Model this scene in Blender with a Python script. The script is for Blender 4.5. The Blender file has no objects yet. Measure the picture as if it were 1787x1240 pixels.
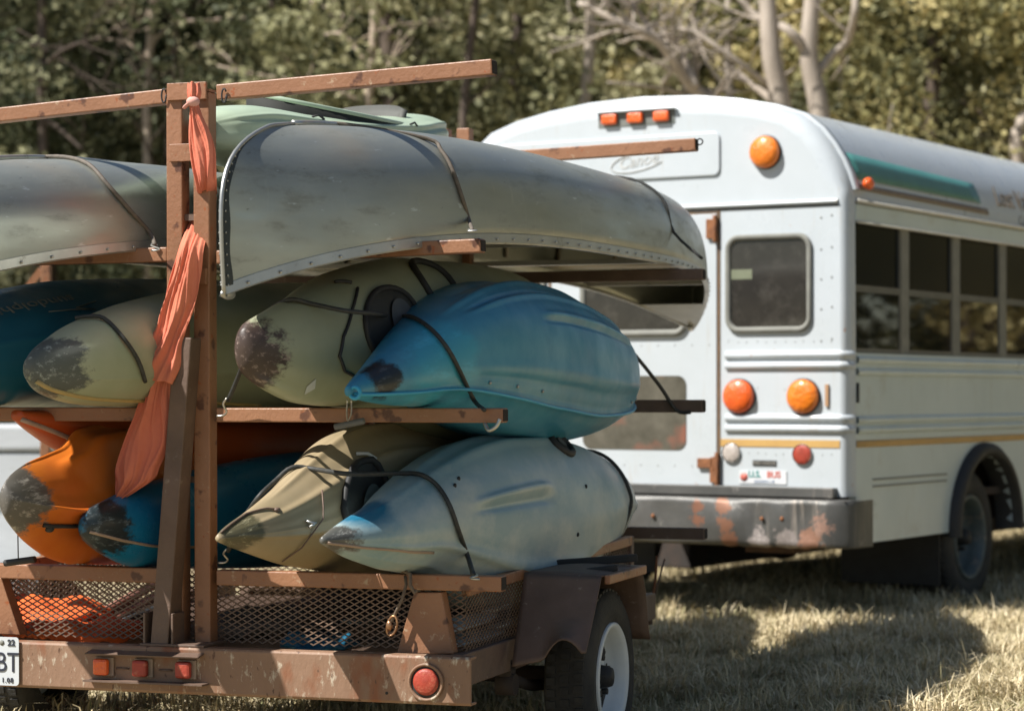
import bpy, bmesh, math, random
import numpy as np
from mathutils import Vector, Matrix, Euler
random.seed(7); rng = np.random.default_rng(7)
S = bpy.context.scene; C = S.collection; RAD = math.radians

# ------------------------------------------------------------------ camera
CAMH = 1.18; FP = 4219.0; PIT = math.atan(65 / FP)
cam = bpy.data.cameras.new('camera'); camo = bpy.data.objects.new('camera', cam); C.objects.link(camo); S.camera = camo
cam.lens = 85.0; cam.sensor_width = 36; cam.clip_end = 2000; cam.clip_start = 0.1
camo.location = (0, 0, CAMH); camo.rotation_euler = (math.pi / 2 + PIT, 0, 0)
cam.dof.use_dof = True; cam.dof.focus_distance = 7.5; cam.dof.aperture_fstop = 3.2
# ------------------------------------------------------------------ sky and sun
SUNV = Vector((-.74, -.31, 1.0)).normalized()          # towards the sun
W = bpy.data.worlds.new('World'); S.world = W; W.use_nodes = True
nt = W.node_tree; sky = nt.nodes.new('ShaderNodeTexSky'); sky.sky_type = 'NISHITA'; sky.sun_disc = False
sky.sun_elevation = math.asin(SUNV.z); sky.sun_rotation = math.atan2(SUNV.x, SUNV.y); sky.air_density = 1.0; sky.dust_density = 0.4
nt.links.new(sky.outputs[0], nt.nodes['Background'].inputs[0]); nt.nodes['Background'].inputs[1].default_value = 0.05
sl = bpy.data.lights.new('sun', 'SUN'); so = bpy.data.objects.new('sun', sl); C.objects.link(so)
sl.energy = 5.0; sl.angle = RAD(.5); sl.color = (1.0, .965, .91)
so.rotation_euler = SUNV.to_track_quat('Z', 'Y').to_euler(); so.location = SUNV * 30
S.view_settings.view_transform = 'Standard'; S.view_settings.look = 'None'; S.view_settings.exposure = 0.7; S.view_settings.gamma = 1
S.cycles.max_bounces = 8; S.cycles.diffuse_bounces = 2; S.cycles.transparent_max_bounces = 12

# ------------------------------------------------------------------ frames
def frame(yaw, pit, roll, x, y):
    return Matrix.Translation((x, y, 0)) @ Matrix.Rotation(RAD(-yaw), 4, 'Z') @ Matrix.Rotation(RAD(pit), 4, 'X') @ Matrix.Rotation(RAD(roll), 4, 'Y')
MT = frame(18.72, .3825, -.106, -.1214, 7.1597)      # trailer: x across (0 = right end of the bumper), y forward, z up
MBUS = frame(31.77, -.0176, .065, 1.678, 12.065)     # bus: x across (0 = right side), y forward, z up
MW = Matrix.Identity(4)
def proj(F, p):
    x, y, z = F @ Vector(p); z -= CAMH
    Y = y * math.cos(PIT) + z * math.sin(PIT); Z = -y * math.sin(PIT) + z * math.cos(PIT)
    return 893.5 + FP * x / Y, 620 - FP * Z / Y
def hz(F, t, L, py):                                  # height on the line (t, L) that the photo shows at row py
    a = proj(F, (t, L, 0))[1]; b = proj(F, (t, L, 2.5))[1]
    h = (a - py) / (a - b) * 2.5
    return h
def at(F, px, py, L):                                 # point of the frame's plane y = L seen at a photo pixel
    lo, hi = -6.0, 6.0
    for _ in range(3):
        pass
    h = 1.0
    for _ in range(3):
        lo, hi = -6.0, 6.0
        for _ in range(30):
            m = (lo + hi) / 2
            if proj(F, (m, L, h))[0] < px: lo = m
            else: hi = m
        h = hz(F, lo, L, py)
    return Vector((lo, L, h))
def wp(px, py, Z):                                    # world point at depth Z
    return Vector(((px - 893.5) / FP * Z, Z, CAMH + (685 - py) / FP * Z))

# ------------------------------------------------------------------ objects
BASE = {}
def props(o, label, cat, group=None, kind=None):
    if label: o['label'] = label
    if cat: o['category'] = cat
    if group: o['group'] = group
    if kind: o['kind'] = kind
def thing(name, label, cat, base=(0, 0, 0), F=MW, group=None, kind=None):
    o = bpy.data.objects.new(name, None); C.objects.link(o); o.empty_display_size = .2
    o.matrix_world = F @ Matrix.Translation(base); BASE[o.name] = (Vector(base), F)
    props(o, label, cat, group, kind); return o
class MB:
    def __init__(s): s.v = []; s.f = []; s.sm = []
    def add(s, vs, fs, smooth=False):
        k = len(s.v); s.v += [tuple(v) for v in vs]; s.f += [tuple(i + k for i in f) for f in fs]; s.sm += [smooth] * len(fs); return s
    def box(s, a, b):
        x0, y0, z0 = a; x1, y1, z1 = b
        vs = [(x, y, z) for z in (z0, z1) for y in (y0, y1) for x in (x0, x1)]
        return s.add(vs, [(0, 2, 3, 1), (4, 5, 7, 6), (0, 1, 5, 4), (2, 6, 7, 3), (0, 4, 6, 2), (1, 3, 7, 5)])
    def bar(s, p, q, w, h, up=(0, 0, 1)):
        p = Vector(p); q = Vector(q); d = (q - p).normalized(); x = d.cross(Vector(up)).normalized(); z = x.cross(d)
        vs = [c + x * (i * w / 2) + z * (j * h / 2) for c in (p, q) for i, j in ((-1, -1), (1, -1), (1, 1), (-1, 1))]
        return s.add(vs, [(0, 1, 2, 3), (7, 6, 5, 4), (0, 4, 5, 1), (1, 5, 6, 2), (2, 6, 7, 3), (3, 7, 4, 0)])
    def tube(s, pts, r, n=8, closed=False, flat=1.0):
        pts = [Vector(p) for p in pts]; m = len(pts); rs = r if isinstance(r, (list, tuple)) else [r] * m
        vs = []; prev = None
        for i, p in enumerate(pts):
            a = pts[(i - 1) % m] if (closed or i) else p; b = pts[(i + 1) % m] if (closed or i < m - 1) else p
            d = (b - a)
            d = d.normalized() if d.length > 1e-9 else Vector((0, 0, 1))
            if prev is None: x = d.cross(Vector((.13, .31, .94))).normalized()
            else: x = (prev - d * prev.dot(d)).normalized()
            prev = x; y = d.cross(x)
            vs += [p + (x * math.cos(2 * math.pi * k / n) + y * math.sin(2 * math.pi * k / n) * flat) * rs[i] for k in range(n)]
        fs = []
        for i in range(m if closed else m - 1):
            j = (i + 1) % m
            fs += [(i * n + k, i * n + (k + 1) % n, j * n + (k + 1) % n, j * n + k) for k in range(n)]
        if not closed: fs += [tuple(range(n))[::-1], tuple((m - 1) * n + k for k in range(n))]
        return s.add(vs, fs, True)
    def cyl(s, p, q, r, n=24, r2=None, smooth=True):
        p = Vector(p); q = Vector(q); d = (q - p).normalized(); x = d.orthogonal().normalized(); y = d.cross(x); r2 = r if r2 is None else r2
        vs = [c + (x * math.cos(2 * math.pi * k / n) + y * math.sin(2 * math.pi * k / n)) * rr for c, rr in ((p, r), (q, r2)) for k in range(n)]
        s.add(vs, [(k, (k + 1) % n, n + (k + 1) % n, n + k) for k in range(n)], smooth)
        k0 = len(s.v) - 2 * n
        s.f += [tuple(k0 + k for k in range(n))[::-1], tuple(k0 + n + k for k in range(n))]; s.sm += [False, False]; return s
    def lathe(s, c, axis, prof, n=48):                 # prof: (distance along the axis, radius)
        c = Vector(c); d = Vector(axis).normalized(); x = d.orthogonal().normalized(); y = d.cross(x); m = len(prof)
        vs = [c + d * a + (x * math.cos(2 * math.pi * k / n) + y * math.sin(2 * math.pi * k / n)) * r for a, r in prof for k in range(n)]
        return s.add(vs, [(i * n + k, i * n + (k + 1) % n, (i + 1) * n + (k + 1) % n, (i + 1) * n + k) for i in range(m - 1) for k in range(n)], True)
    def grid(s, rows, smooth=True, closed=False):
        m = len(rows); n = len(rows[0]); vs = [p for r in rows for p in r]
        return s.add(vs, [(i * n + k, i * n + (k + 1) % n, (i + 1) * n + (k + 1) % n, (i + 1) * n + k) for i in range(m - 1) for k in range(n if closed else n - 1)], smooth)
    def prism(s, poly, off):                           # polygon (3D points) pushed by off
        n = len(poly); off = Vector(off); vs = [Vector(p) for p in poly] + [Vector(p) + off for p in poly]
        return s.add(vs, [tuple(range(n))[::-1], tuple(range(n, 2 * n))] + [(i, (i + 1) % n, n + (i + 1) % n, n + i) for i in range(n)])
    def blob(s, c, rx, ry, rz, n=10, m=7):
        rows = [[(c[0] + rx * math.sin(math.pi * i / m) * math.cos(2 * math.pi * k / n), c[1] + ry * math.sin(math.pi * i / m) * math.sin(2 * math.pi * k / n), c[2] + rz * math.cos(math.pi * i / m)) for k in range(n)] for i in range(m + 1)]
        return s.grid(rows, True, True)
    def build(s, name, mat, parent=None, bevel=0, F=None, base=None, solid=0, wn=False):
        me = bpy.data.meshes.new(name)
        b = Vector((0, 0, 0))
        if parent is not None:
            r = parent
            while r.parent is not None: r = r.parent
            b, F0 = BASE[r.name]
        elif base is not None: b = Vector(base)
        me.from_pydata([tuple(Vector(v) - b) for v in s.v], [], s.f)
        me.polygons.foreach_set('use_smooth', s.sm)
        bm = bmesh.new(); bm.from_mesh(me)
        bmesh.ops.remove_doubles(bm, verts=bm.verts, dist=1e-6)
        bmesh.ops.recalc_face_normals(bm, faces=bm.faces)
        if bevel:
            es = [e for e in bm.edges if len(e.link_faces) == 2 and e.calc_face_angle(0) > .5]
            bmesh.ops.bevel(bm, geom=es, offset=bevel, segments=2, affect='EDGES', profile=.5, clamp_overlap=True)
        bm.to_mesh(me); bm.free()
        o = bpy.data.objects.new(name, me); C.objects.link(o)
        if isinstance(mat, (list, tuple)):
            for m_ in mat: me.materials.append(m_)
        else: me.materials.append(mat)
        if parent is not None: o.parent = parent
        else:
            o.matrix_world = (F or MW) @ Matrix.Translation(b); BASE[o.name] = (b, F or MW)
        if solid:
            md = o.modifiers.new('solid', 'SOLIDIFY'); md.thickness = solid; md.offset = 0
        return o
def text_mb(txt, size, mp, depth=.002, spacing=1.0, bold=0.0):
    """letters as thin solid shapes; mp maps (u, v, w) to a 3D point"""
    cu = bpy.data.curves.new('letters', 'FONT'); cu.body = txt; cu.size = size; cu.extrude = depth / 2; cu.space_character = spacing; cu.offset = bold
    cu.align_x = 'CENTER'; cu.align_y = 'CENTER'; cu.resolution_u = 4
    o = bpy.data.objects.new('letters', cu); C.objects.link(o); bpy.context.view_layer.update()
    me = bpy.data.meshes.new_from_object(o.evaluated_get(bpy.context.evaluated_depsgraph_get()))
    vs = [mp(v.co.x, v.co.y, v.co.z) for v in me.vertices]; fs = [tuple(p.vertices) for p in me.polygons]
    bpy.data.objects.remove(o); bpy.data.meshes.remove(me); bpy.data.curves.remove(cu)
    return MB().add(vs, fs)

# ------------------------------------------------------------------ materials
def srgb(r, g, b):
    f = lambda c: (c / 255 / 12.92) if c / 255 <= .04045 else ((c / 255 + .055) / 1.055) ** 2.4
    return (f(r), f(g), f(b), 1)
def PM(name, c1, c2=None, scale=6, rough=.5, metal=0.0, bump=0, bscale=40, scuffs=(), stretch=(1, 1, 1), dirt=None, spots=None, coat=0, rvar=0, spec=None, coord='Object', streak=None):
    m = bpy.data.materials.new(name); m.use_nodes = True; N = m.node_tree.nodes; K = m.node_tree.links; P = N['Principled BSDF']
    tc = N.new('ShaderNodeTexCoord'); mp = N.new('ShaderNodeMapping'); mp.inputs['Scale'].default_value = stretch; K.new(tc.outputs[coord], mp.inputs[0])
    def noise(sc, det=5, ro=.6, src=None):
        n = N.new('ShaderNodeTexNoise'); n.inputs['Scale'].default_value = sc; n.inputs['Detail'].default_value = det; n.inputs['Roughness'].default_value = ro
        K.new((src or mp).outputs[0] if src is None else src, n.inputs['Vector']); return n.outputs['Fac']
    def ramp(src, a, b):
        r = N.new('ShaderNodeMapRange'); r.inputs[1].default_value = a; r.inputs[2].default_value = b; r.clamp = True; K.new(src, r.inputs[0]); return r.outputs[0]
    def mix(fac, a, b):
        x = N.new('ShaderNodeMix'); x.data_type = 'RGBA'; K.new(fac, x.inputs[0])
        for i, c in ((6, a), (7, b)):
            if isinstance(c, tuple): x.inputs[i].default_value = c
            else: K.new(c, x.inputs[i])
        return x.outputs[2]
    col = mix(ramp(noise(scale), .3, .7), c1, c2 or tuple(v * .75 for v in c1[:3]) + (1,))
    if streak:
        mp2 = N.new('ShaderNodeMapping'); mp2.inputs['Scale'].default_value = (1, 1, .07); K.new(tc.outputs[coord], mp2.inputs[0])
        sn = noise(streak[1], 6, .65, mp2.outputs[0]); sn2 = noise(2.3, 3, .5); ml = N.new('ShaderNodeMath'); ml.operation = 'MULTIPLY'; K.new(ramp(sn, streak[2], streak[2] + streak[3]), ml.inputs[0]); K.new(ramp(sn2, .42, .62), ml.inputs[1])
        col = mix(ml.outputs[0], col, streak[0])
    rr = None
    if dirt: # (colour, scale, threshold, softness)
        col = mix(ramp(noise(dirt[1], 8, .7), dirt[2], dirt[2] + dirt[3]), col, dirt[0])
    if spots:
        for sp in (spots if isinstance(spots, list) else [spots]):
            msk = ramp(noise(sp[1], 3, .55), sp[2], sp[2] + sp[3]); col = mix(msk, col, sp[0])
    for sq in scuffs:     # worn patch near a point of the object
        p, r, sc_col, ns, amt = sq[:5]; hl = sq[5] if len(sq) > 5 else 1
        ds = N.new('ShaderNodeVectorMath'); ds.operation = 'DISTANCE'; K.new(tc.outputs['Object'], ds.inputs[0]); ds.inputs[1].default_value = p
        mps = N.new('ShaderNodeMapping'); mps.inputs['Scale'].default_value = (1, .38, 1); mps.inputs['Rotation'].default_value = (.3, 0, .35); K.new(tc.outputs['Object'], mps.inputs[0]); n1 = noise(ns * 1.1, 9, .75, mps.outputs[0]); ma = N.new('ShaderNodeMath'); ma.operation = 'MULTIPLY_ADD'; K.new(n1, ma.inputs[0]); ma.inputs[1].default_value = amt * r * 2; 
        sb = N.new('ShaderNodeMath'); sb.operation = 'SUBTRACT'; K.new(ds.outputs['Value'], sb.inputs[0]); sb.inputs[1].default_value = amt * r; K.new(sb.outputs[0], ma.inputs[2])
        r_ = N.new('ShaderNodeMapRange'); r_.inputs[1].default_value = r * 1.15; r_.inputs[2].default_value = r * .88; K.new(ma.outputs[0], r_.inputs[0])
        mpf = N.new('ShaderNodeMapping'); mpf.inputs['Scale'].default_value = (1, .16, 1); mpf.inputs['Rotation'].default_value = (.5, 0, .5); K.new(tc.outputs['Object'], mpf.inputs[0]); n2 = noise(ns * 4.5, 8, .75, mpf.outputs[0])
        inner = mix(ramp(n2, .54, .68), sc_col, tuple(min(1, v * (1 + 3.5 * hl) + .10 * hl) for v in sc_col[:3]) + (1,))
        col = mix(r_.outputs[0], col, inner)
    K.new(col, P.inputs['Base Color']); P.inputs['Roughness'].default_value = rough; P.inputs['Metallic'].default_value = metal
    if rvar:
        rm = N.new('ShaderNodeMapRange'); rm.inputs[1].default_value = .3; rm.inputs[2].default_value = .7; rm.inputs[3].default_value = rough - rvar; rm.inputs[4].default_value = rough + rvar
        K.new(noise(scale * 2.5), rm.inputs[0]); K.new(rm.outputs[0], P.inputs['Roughness'])
    if coat: P.inputs['Coat Weight'].default_value = coat; P.inputs['Coat Roughness'].default_value = .15
    if spec is not None: P.inputs['Specular IOR Level'].default_value = spec
    if bump:
        b = N.new('ShaderNodeBump'); b.inputs['Strength'].default_value = bump; b.inputs['Distance'].default_value = .01; K.new(noise(bscale, 4), b.inputs['Height']); K.new(b.outputs[0], P.inputs['Normal'])
    return m
def leafmat(name, ca, cb, cc, trans=.25):
    m = bpy.data.materials.new(name); m.use_nodes = True; N = m.node_tree.nodes; K = m.node_tree.links; P = N['Principled BSDF']
    a = N.new('ShaderNodeAttribute'); a.attribute_name = 'tone'; r = N.new('ShaderNodeValToRGB'); K.new(a.outputs['Fac'], r.inputs[0])
    e = r.color_ramp.elements; e[0].color = ca; e[0].position = .0; e[1].color = cc; e[1].position = 1; x = e.new(.5); x.color = cb
    K.new(r.outputs[0], P.inputs['Base Color']); P.inputs['Roughness'].default_value = .65; P.inputs['Specular IOR Level'].default_value = .25
    tr = N.new('ShaderNodeBsdfTranslucent'); K.new(r.outputs[0], tr.inputs[0]); mx = N.new('ShaderNodeMixShader'); mx.inputs[0].default_value = trans
    K.new(P.outputs[0], mx.inputs[1]); K.new(tr.outputs[0], mx.inputs[2]); K.new(mx.outputs[0], N['Material Output'].inputs[0]); return m
def glassmat(name, tint, opac, rough=.03, ior=1.5):
    m = bpy.data.materials.new(name); m.use_nodes = True; N = m.node_tree.nodes; K = m.node_tree.links; P = N['Principled BSDF']
    P.inputs['Base Color'].default_value = (.01, .012, .012, 1); P.inputs['Roughness'].default_value = rough; P.inputs['IOR'].default_value = ior
    t = N.new('ShaderNodeBsdfTransparent'); t.inputs[0].default_value = tint; mx = N.new('ShaderNodeMixShader'); mx.inputs[0].default_value = opac
    K.new(t.outputs[0], mx.inputs[1]); K.new(P.outputs[0], mx.inputs[2]); K.new(mx.outputs[0], N['Material Output'].inputs[0]); return m

#@@SETTING
# ------------------------------------------------------------------ ground
M_ground = PM('ground_earth', (.30, .24, .13, 1), (.18, .15, .08, 1), 3, .95, bump=.6, bscale=30, dirt=((.5, .4, .24, 1), 14, .5, .15))
M_road = PM('gravel', (.55, .55, .53, 1), (.42, .42, .41, 1), 1.2, .9, bump=.4, bscale=60, dirt=((.3, .3, .28, 1), .6, .55, .1), stretch=(1, 3, 1))
nx, ny = 60, 60
rows = []
for j in range(ny + 1):
    y = -30 + (j / ny) ** 1.0 * 90; rows.append([(-70 + 140 * i / nx, y, .02 * math.sin(y * 1.3 + i) * (y > 7)) for i in range(nx + 1)])
g = MB().grid(rows).build('ground', M_ground); props(g, None, None, None, 'structure'); g['label'] = 'dry grass field under the trailer and the bus'
far = MB().grid([[(x, y, -.02) for x in (-900, 900)] for y in (60, 1500)]).build('distant_ground', M_ground); far['kind'] = 'structure'; far['label'] = 'flat land beyond the woods'
r_ = MB().grid([[(-12, 13.2, .035), (-3.05, 13.2, .035)], [(-14, 20, .035), (-3.4, 20, .035)], [(-22, 27, .035), (-4.2, 27, .035)]]).build('gravel_road', M_road); r_['kind'] = 'structure'; r_['label'] = 'pale gravel road left of the trailer'
# ------------------------------------------------------------------ grass
def blades(name, regs, mat, hmin, hmax, w0):
    P = []
    for (x0, x1, y0, y1, dens) in regs:
        n = int((x1 - x0) * (y1 - y0) * dens); P.append(np.stack([rng.uniform(x0, x1, n), rng.uniform(y0, y1, n)], 1))
    P = np.concatenate(P); n = len(P)
    cl = .6 * np.sin(P[:, 0] * 13.1 + 3 * np.sin(P[:, 1] * 9.3)) * np.sin(P[:, 1] * 15.3 + P[:, 0] * 4) + np.sin(P[:, 0] * 5.1 + np.sin(P[:, 1] * 3.3) * 2) * np.sin(P[:, 1] * 6.3 + np.cos(P[:, 0] * 2.7) * 2)
    h = rng.uniform(hmin, hmax, n) * (1 + .4 * cl).clip(.3, 2) * np.where(rng.random(n) < .04, 1.35, 1)
    a = rng.uniform(0, 2 * np.pi, n); lean = rng.uniform(.2, 1.5, n) * h; w = rng.uniform(.6, 1.3, n) * w0
    d = np.stack([np.cos(a), np.sin(a)], 1); s = np.stack([-d[:, 1], d[:, 0]], 1) * w[:, None]
    V = np.zeros((n, 5, 3)); 
    V[:, 0, :2] = P - s; V[:, 1, :2] = P + s; md = P + d * (lean * .35)[:, None]
    V[:, 2, :2] = md + s * .8; V[:, 3, :2] = md - s * .8; V[:, 2, 2] = V[:, 3, 2] = h * .6
    V[:, 4, :2] = P + d * lean[:, None]; V[:, 4, 2] = h * (1 - .25 * (lean / h).clip(0, 1.3))
    V[:, 0:2, 2] = -.02
    me = bpy.data.meshes.new(name); me.vertices.add(n * 5); me.vertices.foreach_set('co', V.ravel())
    idx = np.arange(n)[:, None] * 5; quad = (idx + np.array([[0, 1, 2, 3]])); tri = idx + np.array([[3, 2, 4]])
    me.loops.add(n * 7); me.loops.foreach_set('vertex_index', np.concatenate([quad, tri], 1).ravel().astype(np.int32))
    me.polygons.add(n * 2); st = (np.arange(n)[:, None] * 7 + np.array([[0, 4]])).ravel(); me.polygons.foreach_set('loop_start', st.astype(np.int32))
    me.update(calc_edges=True)
    at_ = me.attributes.new('tone', 'FLOAT', 'POINT'); tone = np.clip(rng.normal(.5, .22, n) + .18 * cl, 0, 1); at_.data.foreach_set('value', np.repeat(tone, 5).astype(np.float32))
    me.materials.append(mat); o = bpy.data.objects.new(name, me); C.objects.link(o); return o
M_grass = leafmat('grass_blade', (.22, .22, .10, 1), (.56, .46, .27, 1), (.85, .73, .50, 1), .12)
gr = blades('grass', [(.2, 4.3, 8.4, 11.6, 6500), (.2, 5.5, 11.6, 14.5, 3200), (-1.5, 8, 14.5, 21, 500), (-2.4, .2, 8.4, 12.5, 3200), (4.3, 7, 10.5, 14.5, 600)], M_grass, .045, .125, .0034)
props(gr, 'dry straw and green grass growing in the field around the wheels', 'grass', None, 'stuff')

# ------------------------------------------------------------------ trees
def leaf_cloud(name, n, clumps, size, mat, tone0=.5):
    """clumps: list of (x, y, z, radius, tone, weight)"""
    cl = np.array(clumps); w = cl[:, 5] / cl[:, 5].sum(); k = rng.choice(len(cl), n, p=w)
    c = cl[k]; off = rng.normal(0, 1, (n, 3)); off /= np.linalg.norm(off, axis=1)[:, None]; rad = rng.random(n) ** .45
    p = c[:, :3] + off * (rad * c[:, 3])[:, None] * np.array([1, 1, .72])
    nrm = off * .8 + rng.normal(0, .8, (n, 3)) + np.array([0, 0, .35]); nrm /= np.linalg.norm(nrm, axis=1)[:, None]
    t = rng.normal(0, 1, (n, 3)); t -= nrm * (t * nrm).sum(1)[:, None]; t /= np.linalg.norm(t, axis=1)[:, None]; b = np.cross(nrm, t)
    s = rng.uniform(.6, 1.35, n) * size
    V = np.zeros((n, 4, 3)); V[:, 0] = p - t * s[:, None]; V[:, 1] = p + b * (s * .55)[:, None]; V[:, 2] = p + t * s[:, None]; V[:, 3] = p - b * (s * .55)[:, None]
    me = bpy.data.meshes.new(name); me.vertices.add(n * 4); me.vertices.foreach_set('co', V.ravel()); me.loops.add(n * 4)
    me.loops.foreach_set('vertex_index', np.arange(n * 4, dtype=np.int32)); me.polygons.add(n); me.polygons.foreach_set('loop_start', (np.arange(n) * 4).astype(np.int32)); me.update(calc_edges=True)
    tn = np.clip(c[:, 4] + rng.normal(0, .16, n), 0, 1); me.attributes.new('tone', 'FLOAT', 'POINT').data.foreach_set('value', np.repeat(tn, 4).astype(np.float32))
    me.materials.append(mat); return me
def branch(mb, p, d, ln, r, depth, bend=.35, ends=None, seg=7):
    p = Vector(p); d = Vector(d).normalized(); pts = [p.copy()]; rs = [r]
    for i in range(seg):
        d = (d + Vector((random.uniform(-1, 1), random.uniform(-1, 1), random.uniform(-.6, .8))) * bend * .5).normalized(); p = p + d * ln / seg
        pts.append(p.copy()); rs.append(max(r * (1 - .8 * (i + 1) / seg), .006))
        if depth > 0 and i >= 1 and random.random() < .6:
            sd = (d + Vector((random.uniform(-1, 1), random.uniform(-1, 1), random.uniform(-.4, .9))) * 1.0)
            branch(mb, p, sd, ln * random.uniform(.35, .6), rs[-1] * .6, depth - 1, bend * 1.2, ends, 5)
    mb.tube(pts, rs, 6)
    if ends is not None: ends.append(pts[-1]); ends.append(pts[len(pts) // 2])
M_leaf = [leafmat('leaf_olive', (.055, .062, .03, 1), (.27, .262, .13, 1), (.60, .56, .34, 1)),
          leafmat('leaf_yellowing', (.075, .078, .034, 1), (.32, .29, .125, 1), (.62, .52, .25, 1)),
          leafmat('leaf_dark', (.03, .04, .02, 1), (.13, .14, .07, 1), (.36, .35, .20, 1))]
M_bark = PM('bark_grey', (.48, .41, .34, 1), (.30, .25, .2, 1), 9, .9, bump=.6, bscale=25, stretch=(1, 1, .25))
M_barkd = PM('bark_brown', (.13, .095, .07, 1), (.06, .045, .035, 1), 9, .9, bump=.6, bscale=25, stretch=(1, 1, .25))
M_dead = PM('dead_wood', (.55, .45, .35, 1), (.36, .28, .21, 1), 12, .9)
def crown_variant(k, mat, n=15000, rx=2.3, zc=4.3, rz=3.9, size=.075):
    cl = []
    for _ in range(95):
        v = rng.normal(0, 1, 3); v /= np.linalg.norm(v); q = rng.random() ** .4
        x, y, z = v[0] * rx * q, v[1] * rx * q * .9, zc + v[2] * rz * q
        if z < .3: z = rng.uniform(.3, 2)
        cl.append((x, y, z, rng.uniform(.28, .75), np.clip(rng.normal(.5, .3), .02, .98), rng.uniform(.5, 1.5)))
    return leaf_cloud('crown_%d' % k, n, cl, size, mat)
CR = {}
for mk in range(3):
    for v in range(3): CR[(mk, v)] = crown_variant(mk * 3 + v, M_leaf[mk], 20000, size=.058, zc=[4.3, 4.8, 3.9][v], rx=[2.3, 2.0, 2.6][v])
def trunk_mb(h, r, nb=6, lean=.04, ends=None, zmin=1.5, blen=1.6):
    mb = MB(); pts = []; rs = []; p = Vector((0, 0, -.1)); d = Vector((random.uniform(-lean, lean), random.uniform(-lean, lean), 1))
    for i in range(13):
        pts.append(p.copy()); rs.append(r * (1.25 if i == 0 else 1) * (1 - .65 * i / 12)); d = (d + Vector((random.uniform(-1, 1), random.uniform(-1, 1), 0)) * .05).normalized(); p = p + d * h / 12
    mb.tube(pts, rs, 10)
    for _ in range(nb):
        i = random.randint(max(1, int(zmin / h * 12)), 11); a = random.uniform(0, 6.28)
        branch(mb, pts[i], (math.cos(a), math.sin(a), random.uniform(.1, .7)), blen * random.uniform(.7, 1.3), rs[i] * .4, 2, .35, ends)
    return mb
def tree(px, Z, kind, label, scale=1.0, h=8, r=.13, bark=M_barkd, rot=None, nb=6, x=None, v=None):
    X = (px - 893.5) / FP * Z if x is None else x
    t = thing('tree', label, 'tree', (X, Z, 0), group='trees of the woods behind the field')
    rt = random.uniform(0, 6.28) if rot is None else rot
    t.rotation_euler = (0, 0, rt); t.scale = (scale,) * 3
    m = MB(); tm = trunk_mb(h, r, nb); m.v = [tuple(Vector(q) + Vector((X, Z, 0))) for q in tm.v]; m.f = tm.f; m.sm = tm.sm
    m.build('trunk', bark, t)
    o = bpy.data.objects.new('crown', CR[(kind, random.randrange(3) if v is None else v)]); C.objects.link(o); o.parent = t
    return t
KN = ['olive green', 'yellowing', 'dark green']
row1 = [(-120, 27, 2, 'dark green tree beyond the left edge of the field, nearest the gravel road'), (95, 29.5, 2, 'dark green tree rising behind the upturned left canoe'), (330, 28, 2, 'dark green tree directly behind the top of the rust brown rack post'),
        (520, 30, 0, 'olive green tree behind the long top arm of the rack'), (690, 26.5, 0, 'bushy olive tree behind the free end of the top arm'), (860, 29, 0, 'sunlit olive tree above the left shoulder of the bus roof'),
        (1040, 33, 0, 'olive tree behind the curved dead branches over the bus'), (1270, 32, 1, 'yellowing tree behind the two pale trunks over the bus roof'), (1480, 31, 1, 'yellow green tree right of the forked pale trunk'),
        (1620, 26.5, 1, 'broad sunlit tree above the right part of the bus roof'), (1790, 28, 0, 'olive tree at the right edge of the view above the bus')]
for (px, Z, k, lb) in row1: tree(px, Z, k, lb, random.uniform(.9, 1.1))
SP = ['second row of the woods, left of the rack', 'second row, over the left canoe', 'second row, left of the rack post', 'second row, right of the rack post', 'second row, above the pale green kayak', 'second row, above the beam end',
      'second row, left of the bus dome', 'second row, over the bus door', 'second row, over the amber roof lamp', 'second row, over the bus side', 'second row, far right']
for i, s_ in enumerate(SP): tree(-150 + i * 205, 34 + (i % 3), 0 if i > 3 else 2, 'tall %s tree in the %s' % (KN[0 if i > 3 else 2], s_), 1.25, v=i % 3)
SP3 = ['left of the rack', 'behind the left canoe', 'behind the rack post', 'behind the top arm', 'behind the beam end', 'behind the bus dome', 'behind the pale trunks', 'behind the bus side', 'at the far right']
for i, s_ in enumerate(SP3): tree(-120 + i * 250, 41 + (i % 2), 2, 'tallest dark tree at the back of the woods, %s' % s_, 1.6, v=i % 3)
# undergrowth along the edge of the wood: nobody could count it
cl = [(rng.uniform(-11, 12), rng.uniform(30, 46), rng.uniform(.1, 3.4), rng.uniform(.4, .9), rng.uniform(.1, .7), 1) for _ in range(420)]
me = leaf_cloud('undergrowth', 52000, cl, .1, M_leaf[2]); ug = bpy.data.objects.new('undergrowth', me); C.objects.link(ug); props(ug, 'tangled shrubs and saplings filling the edge of the woods', 'undergrowth', None, 'stuff')
# bare trees whose trunks and dead limbs can be told apart
def limbpath(mb, pxs, Z, r0, r1, twigs=0, tl=.8, zj=.3):
    pts = [wp(x, y, Z) + Vector((0, random.uniform(-zj, zj) * (i > 0), 0)) for i, (x, y) in enumerate(pxs)]
    out = []
    for i in range(len(pts) - 1):
        for k in range(4):
            a = k / 4; p0 = pts[max(i - 1, 0)]; p1 = pts[i]; p2 = pts[i + 1]; p3 = pts[min(i + 2, len(pts) - 1)]
            out.append(.5 * ((2 * p1) + (p2 - p0) * a + (2 * p0 - 5 * p1 + 4 * p2 - p3) * a * a + (3 * p1 - p0 - 3 * p2 + p3) * a ** 3))
    out.append(pts[-1]); n = len(out); mb.tube(out, [r0 + (r1 - r0) * i / (n - 1) for i in range(n)], 8)
    for _ in range(twigs):
        i = random.randrange(n // 4, n); d = Vector((random.uniform(-1, 1), random.uniform(-.6, .3), random.uniform(-.3, 1)))
        branch(mb, out[i], d, tl * random.uniform(.5, 1.2), (r0 + (r1 - r0) * i / n) * .45, 1, .6, None, 6)
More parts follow.
